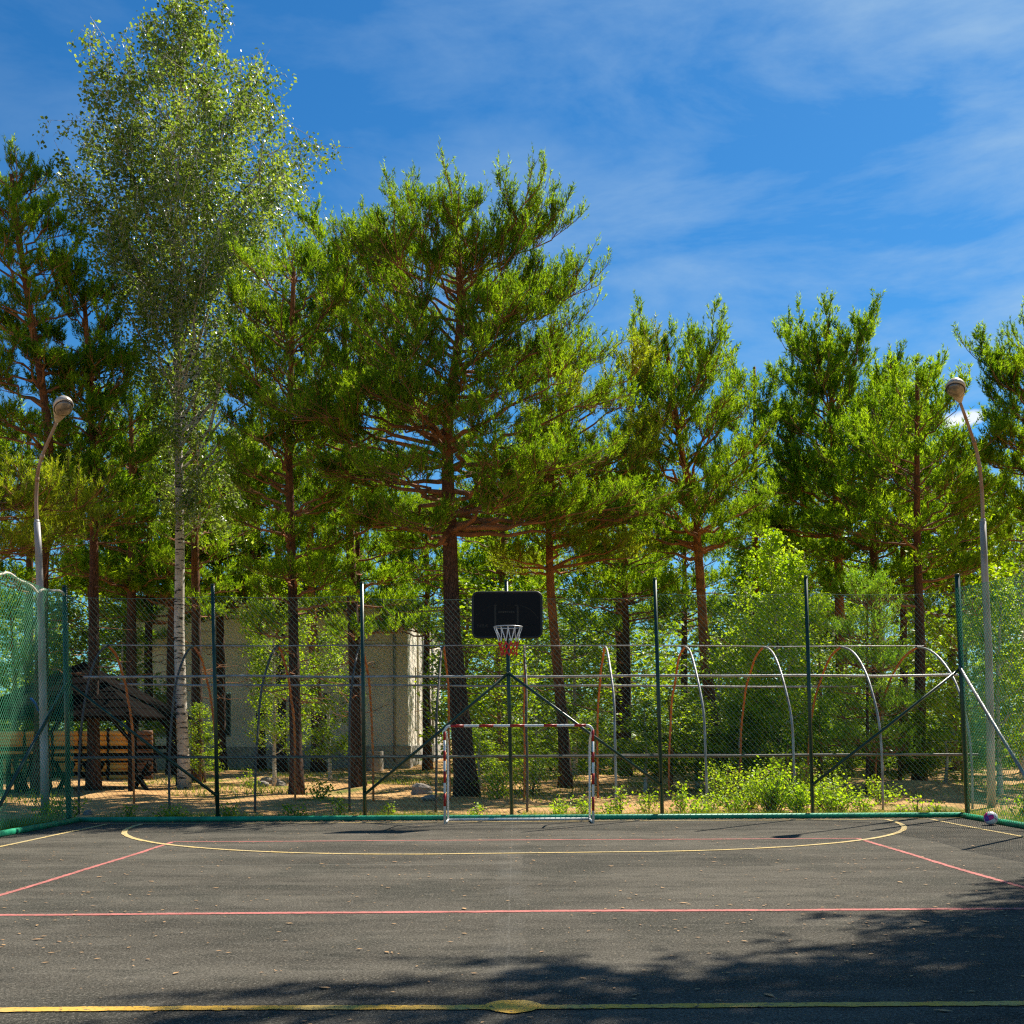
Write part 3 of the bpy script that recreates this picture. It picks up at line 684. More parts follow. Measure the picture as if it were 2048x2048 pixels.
def ringp(n, rad, z, ph, dx=0.0): 
    a = (np.arange(n) + ph) / n * 2 * math.pi; return np.stack([rc[0] + dx + rad * np.cos(a), rc[1] + rad * np.sin(a), np.full(n, rc[2] + z)], 1)
L0 = ringp(nh, RR, 0.0, 0); Ljoin = ringp(nh, 0.16, -0.24, 0.5, 0.008); Lb = ringp(nh, 0.145, -0.31, 0, 0.01); Lc = ringp(nh, 0.13, -0.38, 0.5, 0.012); Ld = ringp(nh, 0.135, -0.45, 0, 0.014)
for A, B, mbx in ((L0, Ljoin, net), (L0, np.roll(Ljoin, 1, 0), net)):
    mid = (A + B) / 2 + (np.array([rc[0], rc[1], 0]) - (A + B) / 2) * np.array([[0.04, 0.04, 0]])
    mbx.prisms(A, mid, 0.0062, 0.0062); mbx.prisms(mid, B, 0.0062, 0.0062)
for A, B in ((Ljoin, Lb), (Ljoin, np.roll(Lb, -1, 0)), (Lb, Lc), (Lb, np.roll(Lc, 1, 0)), (Lc, Ld), (Lc, np.roll(Ld, -1, 0))):
    j = rng.normal(0, 0.006, B.shape); red.prisms(A, B + j, 0.0078, 0.0078)
nt_ = obj('net', net, M['net_white'], hoop); obj('red_net_hem', red, M['net_red'], nt_)

# ------------------------------------------------------------------ ball
bc = np.array((7.14, 16.66, 0.105)); BR = 0.103
nu, nv = 32, 20
ball = thing('ball', (bc[0], bc[1], 0), 'pink purple and white ball lying by the right green kerb', 'ball')
M['ball_pink'] = mat('ball_pink', (0.72, 0.02, 0.20), 0.35); M['ball_purple'] = mat('ball_purple', (0.10, 0.03, 0.32), 0.35); M['ball_white'] = mat('ball_white', (0.75, 0.70, 0.68), 0.35)
u = np.arange(nu) / nu * 2 * math.pi; v = np.arange(nv + 1) / nv * math.pi
Rb = np.array(Matrix.Rotation(math.radians(62), 3, 'Y') @ Matrix.Rotation(math.radians(35), 3, 'X'))
V = np.array([(BR * math.sin(b_) * math.cos(a_), BR * math.sin(b_) * math.sin(a_), BR * math.cos(b_)) for b_ in v for a_ in u]) @ Rb.T + bc
sets = {0: [], 1: [], 2: []}
for j in range(nv):
    for i in range(nu):
        kk = (j // 5 + (i // 4)) % 3 if 4 <= j < 16 else (2 if j < 4 else 1)
        kk = {0: 0, 1: 2, 2: 2}[kk] if kk != 1 or j < 10 else 1
        sets[kk].append((j * nu + i, (j + 1) * nu + i, (j + 1) * nu + (i + 1) % nu, j * nu + (i + 1) % nu))
mb = MB(); mb.add(V, np.vstack([sets[0], sets[1], sets[2]])); mb.qm = [np.concatenate([np.full(len(sets[0]), 0), np.full(len(sets[1]), 1), np.full(len(sets[2]), 2)])]
obj('ball_cover', mb, [M['ball_pink'], M['ball_purple'], M['ball_white']], ball, smooth=True)
nd = Vector((0.3, -0.85, 0.35)).normalized()
obj('valve', MB().tube([bc + np.array(nd) * (BR - 0.002), bc + np.array(nd) * (BR + 0.001)], 0.005, 8), M['board_rim'], ball)

# ------------------------------------------------------------------ street lamps
def lamp(base, path, head0, head1, width, label, D0, D1, group='street lamps beside the court'):
    b0 = W(*base, D0)
    root = thing('street_lamp', (b0[0], D0, 0), label, 'street lamp', group)
    n = len(path); P = []
    zt = W(*path[-1], D0)[2]
    for px, py in path:
        z = W(px, py, D0)[2]; f_ = np.clip((z - 5.8) / (zt - 5.8), 0, 1) ** 1.6
        P.append(W(px, py, D0 + (D1 - D0) * f_))
    P = np.array(P); b0[2] = -0.1
    k = 4
    low = np.vstack([b0, P[:k]]); up = P[k - 1:]
    obj('pole', MB().tube(low, np.linspace(0.078, 0.055, len(low)), 16), M['galv_pole'], root, smooth=True)
    # smooth the arm
    t = np.linspace(0, 1, len(up)); tt = np.linspace(0, 1, 24); S = np.stack([np.interp(tt, t, up[:, c]) for c in range(3)], 1)
    for _ in range(3): S[1:-1] = (S[:-2] + S[1:-1] * 2 + S[2:]) / 4
    obj('arm', MB().tube(S, np.linspace(0.034, 0.026, 24), 12), M['rust_pipe'], root, smooth=True)
    for q in (0, 9, 15):
        d = S[q + 1] - S[q]; d /= np.linalg.norm(d)
        obj('joint_collar', MB().tube([S[q] - d * 0.03, S[q] + d * 0.05], 0.045 if q == 0 else 0.037, 12), M['rust_pipe'] if q else M['galv_pole'], root, smooth=True)
    # lamp head: teardrop bowl looking down and forward
    A = S[-1]; B = W(*head1, D1 - 0.42)
    d = B - A; L = np.linalg.norm(d); d /= L
    side = np.cross(d, (0, 0, 1.0)); side /= np.linalg.norm(side); up_ = np.cross(side, d)
    if up_[2] < 0: up_ = -up_
    prof = [(0.0, 0.14), (0.1, 0.30), (0.3, 0.58), (0.5, 0.86), (0.66, 1.0), (0.8, 0.95), (0.92, 0.68), (0.98, 0.36), (1.0, 0.04)]
    n = 18; V = []
    for t_, w_ in prof:
        for j in range(n):
            a = j / n * 2 * math.pi; uu = math.sin(a)
            hgt = (0.16 if uu > 0 else 0.045) * (w_ ** 0.8)
            V.append(A + d * (t_ * L) + side * (math.cos(a) * width / 2 * w_) + up_ * (uu * hgt))
    q = [(i * n + j, i * n + (j + 1) % n, (i + 1) * n + (j + 1) % n, (i + 1) * n + j) for i in range(len(prof) - 1) for j in range(n)]
    mb = MB().add(V, q); hd = obj('lamp_head', mb, M['lamp_shell'], root, smooth=True)
    V = []; c = A + d * (0.66 * L) - up_ * 0.03
    for i in range(6):
        f_ = i / 5; rad = math.cos(f_ * math.pi / 2)
        for j in range(24):
            a = j / 24 * 2 * math.pi
            V.append(c + side * (math.cos(a) * width * 0.44 * rad) + d * (math.sin(a) * L * 0.29 * rad) - up_ * (0.09 * math.sin(f_ * math.pi / 2)))
    q = [(i * 24 + j, i * 24 + (j + 1) % 24, (i + 1) * 24 + (j + 1) % 24, (i + 1) * 24 + j) for i in range(5) for j in range(24)]
    obj('lamp_glass', MB().add(V, q), M['lamp_glass'], hd, smooth=True)
    a = np.linspace(0, 2 * math.pi, 25)
    obj('glass_rim', MB().tube(c[None] + side[None] * (np.cos(a) * width * 0.455)[:, None] + d[None] * (np.sin(a) * L * 0.30)[:, None], 0.008, 6, cap=False), M['board_rim'], hd, smooth=True)
lamp((90, 1628), [(88, 1500), (84, 1255), (79, 1100), (76, 1045), (74.5, 1016), (75, 985), (77, 950), (82, 926), (90, 904), (102, 876), (116, 846)], (116, 846), (137, 797), 0.34, 'grey steel street lamp leaning over the left side fence', 20.5, 19.9)
lamp((1982, 1606), [(1981, 1480), (1978, 1300), (1971, 1146), (1968, 1043), (1967, 1000), (1965, 965), (1961, 925), (1955, 897), (1949, 878), (1938, 845), (1924, 806)], (1924, 806), (1910, 762), 0.34, 'grey steel street lamp leaning over the right side fence against the sky', 20.5, 19.9)

# ------------------------------------------------------------------ hoop tunnel frame behind the fence
tn = thing('hoop_tunnel_frame', (0, 22.1, 0), 'long frame of eleven bent pipe hoops and rails behind the back fence', 'pipe frame')
prof_t = [(0.0, 1.0), (0.9, 0.98), (1.5, 0.93), (1.9, 0.86), (2.25, 0.75), (2.5, 0.65), (2.8, 0.48), (3.0, 0.33), (3.13, 0.17), (3.19, 0.0)]
NY = 20.25
def far_y(X): return 23.2 + 2.4 * (X + 8) / 15.0
def smooth(P):
    P = np.array(P); t = np.arange(len(P)); tt = np.linspace(0, len(P) - 1, 28); S = np.stack([np.interp(tt, t, P[:, c]) for c in range(3)], 1)
    for _ in range(3): S[1:-1] = (S[:-2] + 2 * S[1:-1] + S[2:]) / 4
    return S
for k in range(11):
    X = -7.98 + 1.635 * k; j1 = rng.normal(0, 0.03); fy = far_y(X); cy_, hw_ = (NY + fy) / 2, (fy - NY) / 2
    nearP = [(X + j1 * (1 - z / 3.2) + 0.012 * math.sin(z * 4 + k), cy_ - f * hw_, z if z else -0.1) for z, f in prof_t]
    farP = [(X + rng.normal(0, 0.012), cy_ + f * hw_, z if z else -0.1) for z, f in prof_t][::-1]
    obj('near_half_hoop', MB().tube(smooth(nearP), 0.023, 8), M['galv'] if k > 5 else M['dark_pipe'], tn, smooth=True)  # left hoops take a darker pipe, their dimmer light put into the colour
    obj('far_half_hoop', MB().tube(smooth(farP), 0.024, 8), M['rust'], tn, smooth=True)
def rail(f, z0, z1, r_, mt, x0=-8.1, x1=8.5):
    xx = np.linspace(x0, x1, 12); fy = far_y(xx); cy_, hw_ = (NY + fy) / 2, (fy - NY) / 2
    P = np.stack([xx, cy_ + f * hw_, np.linspace(z0, z1, 12) + rng.normal(0, 0.008, 12)], 1)
    obj('rail', MB().tube(P, r_, 8), mt, tn, smooth=True)
rail(-0.63, 2.53, 2.50, 0.025, M['galv']); rail(0.67, 2.47, 2.46, 0.022, M['galv']); rail(0, 3.20, 3.21, 0.012, M['galv'])
rail(-0.96, 1.02, 1.0, 0.025, M['dark_pipe']); rail(0.99, 0.98, 0.93, 0.02, M['dark_pipe'])

# ------------------------------------------------------------------ building, log wall, gazebo, small things
BD = 50.0
bl = thing('building', (-10, 58, 0), 'pale beige plastered block building with grey plinth behind the pines', 'building')
xr_, xl_ = W(816, 1500, BD)[0], -17.5
zt_ = W(816, 1200, BD)[2]; zp = W(816, 1492, BD)[2]
def wallpanel(p0, p1, z0, z1, holes, th, mt, name, nrm):
    """vertical wall with window openings cut out, p0->p1 on plan"""
    p0, p1 = np.array(p0, float), np.array(p1, float); L = np.linalg.norm(p1 - p0); d = (p1 - p0) / L
    us = sorted({0, L, *[h[0] for h in holes], *[h[1] for h in holes]}); vs = sorted({z0, z1, *[h[2] for h in holes], *[h[3] for h in holes]})
    mb = MB(); n3 = np.array((nrm[0], nrm[1], 0.0))
    for i in range(len(us) - 1):
        for j in range(len(vs) - 1):
            um, vm = (us[i] + us[i + 1]) / 2, (vs[j] + vs[j + 1]) / 2
            if any(h[0] < um < h[1] and h[2] < vm < h[3] for h in holes): continue
            c = np.array((*(p0 + d * um), vm)) - n3 * th / 2
            mb.box(c, (us[i + 1] - us[i], th, vs[j + 1] - vs[j]), rz=math.atan2(d[1], d[0]))
    return obj(name, mb, mt, bl)
wins = [(5.0, 6.3, 1.5, 3.4), (9.0, 9.9, 1.5, 3.4), (2.0, 3.2, 1.5, 3.4)]
fw = wallpanel((xl_, BD), (xr_ - 0.3, BD), zp, zt_, [(W(430, 0, BD)[0] - xl_, W(462, 0, BD)[0] - xl_, 1.45, 3.45), (W(646, 0, BD)[0] - xl_, W(660, 0, BD)[0] - xl_, 1.4, 3.4), (1.2, 2.2, 1.45, 3.45)], 0.3, M['plaster'], 'front_wall', (0, -1))
sw = wallpanel((xr_, BD + 0.0), (xr_, BD + 22), zp, zt_, [(3.6, 4.3, 1.7, 4.8), (9.5, 11.5, 1.6, 4.2)], 0.3, M['plaster'], 'side_wall', (1, 0))
for a_, b_ in ((W(430, 0, BD)[0], W(462, 0, BD)[0]), (W(646, 0, BD)[0], W(660, 0, BD)[0]), (xl_ + 1.2, xl_ + 2.2)):
    fr = MB(); c = (a_ + b_) / 2; w_ = b_ - a_
    for xx in (a_ + 0.04, b_ - 0.04): fr.box((xx, BD + 0.12, 2.44), (0.07, 0.08, 1.96))
    for zz_ in (1.5, 2.4, 3.38): fr.box((c, BD + 0.125, zz_), (w_ - 0.15, 0.06, 0.07))
    wo_ = obj('window', fr, M['frame'], bl); obj('pane', MB().box((c, BD + 0.17, 2.44), (w_, 0.02, 1.98)), M['glass'], wo_)
for y0, y1, z0, z1 in ((3.6, 4.3, 1.7, 4.8), (9.5, 11.5, 1.6, 4.2)):
    fr = MB()
    for yy in (y0 + 0.04, y1 - 0.04): fr.box((xr_ - 0.12, BD + yy, (z0 + z1) / 2), (0.08, 0.07, z1 - z0))
    for zz_ in (z0 + 0.05, (z0 + z1) / 2, z1 - 0.05): fr.box((xr_ - 0.125, BD + (y0 + y1) / 2, zz_), (0.06, y1 - y0 - 0.15, 0.07))
    wo_ = obj('window', fr, M['frame'], bl); obj('pane', MB().box((xr_ - 0.18, BD + (y0 + y1) / 2, (z0 + z1) / 2), (0.02, y1 - y0, z1 - z0)), M['glass'], wo_)
pl = MB(); pl.box(((xl_ + xr_) / 2 + 0.04, BD + 11, zp / 2 - 0.1), (xr_ - xl_ + 0.16, 22.2, zp + 0.2)); obj('plinth', pl, M['plinth'], bl)
ln_ = MB(); ln_.box(((xl_ + xr_) / 2, BD - 0.03, W(800, 1290, BD)[2]), (xr_ - xl_ + 0.1, 0.1, 0.12)); obj('wall_band', ln_, M['plinth'], bl)  # thin raised grey band across the front wall
for x_, y_ in ((xr_ - 0.6, BD - 0.08), (xr_ + 0.08, BD + 7.5), (xr_ + 0.08, BD + 14.0)):
    obj('drainpipe', MB().tube([(x_, y_, 0.3), (x_, y_, zt_ - 0.1)], 0.06, 8), M['galv'], bl, smooth=True)
for y_ in (BD + 4.9, BD + 9.0, BD + 12.0):
    obj('wall_pilaster', MB().box((xr_ + 0.05, y_, (zp + zt_) / 2), (0.1, 0.35, zt_ - zp - 0.02)), M['plaster'], bl)
rf = MB(); rf.box(((xl_ + xr_) / 2, BD + 11, zt_ + 0.1), (xr_ - xl_ + 0.5, 22.6, 0.2)); obj('roof', rf, M['roof'], bl)

# concrete ring
cr_ = MB(); c = W(749, 1537, 47); a = np.linspace(0, 2 * math.pi, 25)[:-1]; 
ro, ri, hh = 0.37, 0.30, 0.80
V = [(c[0] + rad * math.cos(t_), 47 + rad * math.sin(t_), z_) for rad, z_ in ((ro, -0.05), (ro, hh), (ri, hh), (ri, 0.2)) for t_ in a]
q = [(i * 24 + j, i * 24 + (j + 1) % 24, (i + 1) * 24 + (j + 1) % 24, (i + 1) * 24 + j) for i in range(3) for j in range(24)]
o = obj('concrete_ring', MB().add(V, q), M['concrete']); tag(o, 'pale concrete well ring standing on the sand before the beige building', 'concrete ring')

# log wall
LD = 38.0
lw = thing('log_wall', (-14, LD, 0), 'low wall of orange stained logs behind the gazebo', 'log wall')
x0 = W(-60, 1500, LD)[0]; x1 = W(272, 1500, LD)[0]; nb = 6; wseg = (x1 - x0) / nb
lg = MB(); lg.tube([(-wseg / 2 + 0.06, 0, 0), (wseg / 2 - 0.06, 0, 0)], 0.089, 12); lgm = lg.mesh('log', smooth=True); lgm.materials.append(M['log'])
for i in range(nb):
    for j in range(10):
        o = bpy.data.objects.new('log', lgm); COL.objects.link(o); o.parent = lw
        o.location = (x0 + wseg * (i + 0.5) + 14 + rng.normal(0, 0.015), rng.normal(0, 0.01), 0.08 + 0.166 * j); o.rotation_euler.x = rng.uniform(0, 6)
for i in range(nb + 1):
    mb = MB(); mb.box((x0 + wseg * i, LD + 0.02, 0.85), (0.1, 0.12, 1.8)); obj('upright_post', mb, M['timber'], lw)
xe = W(282, 0, LD)[0]; 
lg = MB(); lg.tube([(-0.25, 0, 0), (0.25, 0, 0)], 0.089, 12); lgm2 = lg.mesh('log', smooth=True); lgm2.materials.append(M['log_shaded'])
for j in range(10):
    o = bpy.data.objects.new('log', lgm2); COL.objects.link(o); o.parent = lw; o.location = (xe + 0.22 + 14, -0.25, 0.08 + 0.166 * j)

# gazebo
GX, GY_, GW = W(165, 0, 29.8)[0], 29.9, 2.32
gz_ = thing('gazebo', (GX, GY_, 0), 'dark brown open timber gazebo with a hipped roof behind the left fence corner', 'gazebo')
ez, az = W(354, 1433, GY_ - GW)[2], 3.45
corners = [(-GW, -GW), (GW, -GW), (GW, GW), (-GW, GW)]
rows = 7
for s4 in range(4):                       # overlapping roof boards, one row after another
    a_, b_ = np.array(corners[s4]), np.array(corners[(s4 + 1) % 4])
    for k_ in range(rows):
        f0, f1 = k_ / rows, (k_ + 1) / rows + 0.012
        f1 = min(f1, 0.995)
        def pt(c_, f_, dz): return (GX + c_[0] * (1 - f_), GY_ + c_[1] * (1 - f_), ez + (az - ez) * f_ + dz)
        V = [pt(a_, f0, 0.03), pt(b_, f0, 0.03), pt(b_, f1, 0.008), pt(a_, f1, 0.008), pt(a_, f0, 0.0), pt(b_, f0, 0.0), pt(b_, f1, -0.02), pt(a_, f1, -0.02)]
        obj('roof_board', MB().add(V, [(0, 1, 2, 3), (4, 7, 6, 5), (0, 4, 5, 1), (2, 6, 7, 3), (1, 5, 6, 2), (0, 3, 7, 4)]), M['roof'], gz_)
PWd = 1.95
for sx_, sy_ in ((-1, -1), (1, -1), (1, 1), (-1, 1)):
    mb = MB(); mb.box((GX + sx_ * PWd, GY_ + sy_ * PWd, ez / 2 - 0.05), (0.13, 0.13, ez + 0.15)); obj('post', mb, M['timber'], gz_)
    mb = MB(); mb.beam((GX + sx_ * PWd, GY_ + sy_ * PWd, ez - 0.62), (GX + sx_ * (PWd - 0.55), GY_ + sy_ * PWd, ez + 0.02), 0.08, 0.08); obj('brace', mb, M['timber'], gz_)
    mb = MB(); mb.beam((GX + sx_ * PWd, GY_ + sy_ * PWd, ez - 0.62), (GX + sx_ * PWd, GY_ + sy_ * (PWd - 0.55), ez + 0.02), 0.08, 0.08); obj('brace', mb, M['timber'], gz_)
for sy_ in (-1, 1):
    mb = MB(); mb.beam((GX - GW + .1, GY_ + sy_ * PWd, ez + 0.03), (GX + GW - .1, GY_ + sy_ * PWd, ez + 0.03), 0.1, 0.12); obj('eaves_beam', mb, M['timber'], gz_)
    mb = MB(); mb.beam((GX + sy_ * PWd, GY_ - GW + .1, ez + 0.06), (GX + sy_ * PWd, GY_ + GW - .1, ez + 0.06), 0.1, 0.12); obj('eaves_beam', mb, M['timber'], gz_)
for z_ in (1.12, 0.92):
    mb = MB(); mb.beam((GX - PWd, GY_ + PWd, z_), (GX + PWd, GY_ + PWd, z_), 0.05, 0.1); obj('railing', mb, M['timber'], gz_)
    mb = MB(); mb.beam((GX - PWd, GY_ - PWd, z_), (GX - 0.5, GY_ - PWd, z_), 0.05, 0.1); obj('railing', mb, M['timber'], gz_)
    mb = MB(); mb.beam((GX - PWd, GY_ - PWd, z_), (GX - PWd, GY_ + PWd, z_), 0.05, 0.1); obj('railing', mb, M['timber'], gz_)
for k_, xx in enumerate(np.arange(-PWd + 0.2, -0.5, 0.2)):
    mb = MB(); mb.box((GX + xx, GY_ - PWd, 0.48), (0.11, 0.04, 0.9)); obj('panel_board', mb, M['timber'], gz_)
def picnic_table(x, y, ln, label):
    t_ = thing('picnic_table', (x, y, 0), label, 'picnic table')
    for k_ in range(4): obj('top_plank', MB().box((x, y + (k_ - 1.5) * 0.17, 0.76), (ln, 0.155, 0.045)), M['timber'], t_)
    for sy_ in (-0.75, 0.75): obj('seat_plank', MB().box((x, y + sy_, 0.45), (ln, 0.26, 0.045)), M['timber'], t_)
    for sx_ in (-ln / 2 + 0.25, ln / 2 - 0.25):
        for sg in (-1, 1):
            obj('crossed_leg', MB().beam((x + sx_ + 0.35 * sg, y - 0.5 * sg, 0.0), (x + sx_ - 0.35 * sg, y + 0.25 * sg, 0.73), 0.09, 0.1), M['timber'], t_)
        obj('seat_bearer', MB().beam((x + sx_, y - 0.85, 0.40), (x + sx_, y + 0.85, 0.40), 0.05, 0.09), M['timber'], t_)
picnic_table(GX + 0.95, GY_ - 0.2, 1.75, 'dark picnic table with crossed legs under the right half of the gazebo')
picnic_table(GX - 1.05, GY_ - 0.1, 1.6, 'dark picnic table in the shaded left half of the gazebo')

# stones
def rock(x, y, r_, label, name='stone', group=None):
    u_, v_ = 10, 7; V = []
    ph = rng.uniform(0, 6, 6)
    for j in range(v_ + 1):
        for i in range(u_):
            a, b_ = i / u_ * 2 * math.pi, j / v_ * math.pi
            d = np.array((math.sin(b_) * math.cos(a), math.sin(b_) * math.sin(a), math.cos(b_)))
            rr_ = r_ * (1 + 0.18 * math.sin(3 * d[0] + ph[0]) + 0.15 * math.sin(4 * d[1] + ph[1]) + 0.12 * math.sin(5 * d[2] + ph[2]))
            V.append((x + d[0] * rr_ * 1.25, y + d[1] * rr_, float(gh(x, y)) + d[2] * rr_ * 0.75 + r_ * 0.35))
    q = [(j * u_ + i, (j + 1) * u_ + i, (j + 1) * u_ + (i + 1) % u_, j * u_ + (i + 1) % u_) for j in range(v_) for i in range(u_)]
    o = obj(name, MB().add(V, q), M['stone']); tag(o, label, 'stone', group)
for px, py, r_, lb in ((527, 1570, 0.15, 'left grey stone in the row behind the third hoop'), (541, 1566, 0.2, 'biggest grey stone in the row between the birch sapling and pine'), (562, 1569, 0.12, 'right small grey stone near the thin birch'), (844, 1590, 0.2, 'broken grey stone on the sand left of the big pine'), (858, 1600, 0.12, 'small stone lying closest to the big pine trunk'), (174, 1629, 0.07, 'small white stone by the foot of the leftmost hoop'), (342, 1632, 0.07, 'small pale stone by the second hoop foot')):
    D = CH * F / (py - CY + ROLL * (px - CX)); rock(W(px, py, D)[0], D, r_, lb)

# ------------------------------------------------------------------ vegetation builders
def norm(a): return a / (np.linalg.norm(a, axis=-1, keepdims=True) + 1e-9)
def perp(d):
    r_ = rng.normal(size=d.shape); r_ -= d * (r_ * d).sum(-1, keepdims=True); return norm(r_)
def needles(mb, P, A, K, Ls, ln, w, m=0):
    """tufts of needles round each shoot"""
    N = len(P)
    if not N: return
    t = rng.uniform(-0.15, 1.0, (N, K, 1)); ax = A[:, None, :]
    B = P[:, None, :] + ax * t * Ls * rng.uniform(0.7, 1.25, (N, 1, 1))
    axx = np.broadcast_to(ax, B.shape)
    pr = perp(axx.copy()); d = norm(axx * rng.uniform(0.45, 1.15, (N, K, 1)) + pr * 0.62)
    s_ = norm(np.cross(d, rng.normal(size=d.shape))) * w
    tip = B + d * ln * rng.uniform(0.75, 1.2, (N, K, 1))
    V = np.stack([B - s_, B + s_, tip], 2).reshape(-1, 3)
    mb.add(V, t=np.arange(N * K * 3).reshape(-1, 3), m=m)
def leaves(mb, P, size, m=0, up=0.35, quad=True):
    N = len(P)
    n_ = rng.normal(size=(N, 3)); n_[:, 2] = np.abs(n_[:, 2]) + up; n_ = norm(n_)
    a = perp(n_); b_ = np.cross(n_, a)
    s_ = size * rng.uniform(0.6, 1.3, (N, 1))
    if quad:
        V = np.stack([P - a * s_ * 0.5, P - b_ * s_ * 0.36 + n_ * s_ * 0.08, P + a * s_ * 0.5, P + b_ * s_ * 0.36 + n_ * s_ * 0.08], 1).reshape(-1, 3)
        mb.add(V, np.arange(N * 4).reshape(-1, 4), m=m)
    else:
        V = np.stack([P - a * s_ * 0.5, P + a * s_ * 0.45 - b_ * s_ * 0.4, P + a * s_ * 0.35 + b_ * s_ * 0.4], 1).reshape(-1, 3)
        mb.add(V, t=np.arange(N * 3).reshape(-1, 3), m=m)

class Prof:
    """crown outline: heights with reach to the left and right of the trunk"""
    def __init__(s, D, trunk, prof):
        T = np.array([W(px, py, D) for px, py in trunk]); o = np.argsort(T[:, 2]); s.T = T[o]
        pr = np.array([(W(0, py, D)[2], W(l, py, D)[0], W(r_, py, D)[0]) for py, l, r_ in prof]); s.p = pr[np.argsort(pr[:, 0])]
        s.z0, s.z1 = s.p[0, 0], s.p[-1, 0]; s.D = D
    def axis(s, z): return np.array((np.interp(z, s.T[:, 2], s.T[:, 0]), s.D, z))
    def reach(s, z, az):
        x = np.interp(z, s.T[:, 2], s.T[:, 0]); l = x - np.interp(z, s.p[:, 0], s.p[:, 1]); r_ = np.interp(z, s.p[:, 0], s.p[:, 2]) - x
        l, r_ = max(l, 0.15), max(r_, 0.15); c = math.cos(az); side = r_ if c > 0 else l
        return side * abs(c) ** 1.2 + min((l + r_) / 2 * 0.85, 2.6) * (1 - abs(c) ** 1.2)

def curve(a, b_, sag, wob, n=7):
    t = np.linspace(0, 1, n)[:, None]; P = a + (b_ - a) * t
    L = np.linalg.norm(b_ - a)
    P[:, 2] += sag * L * np.sin(t[:, 0] * math.pi)
    j = rng.normal(0, wob * L, (n, 3)); j[0] = j[-1] = 0; j[:, 2] *= 0.5
    return P + j

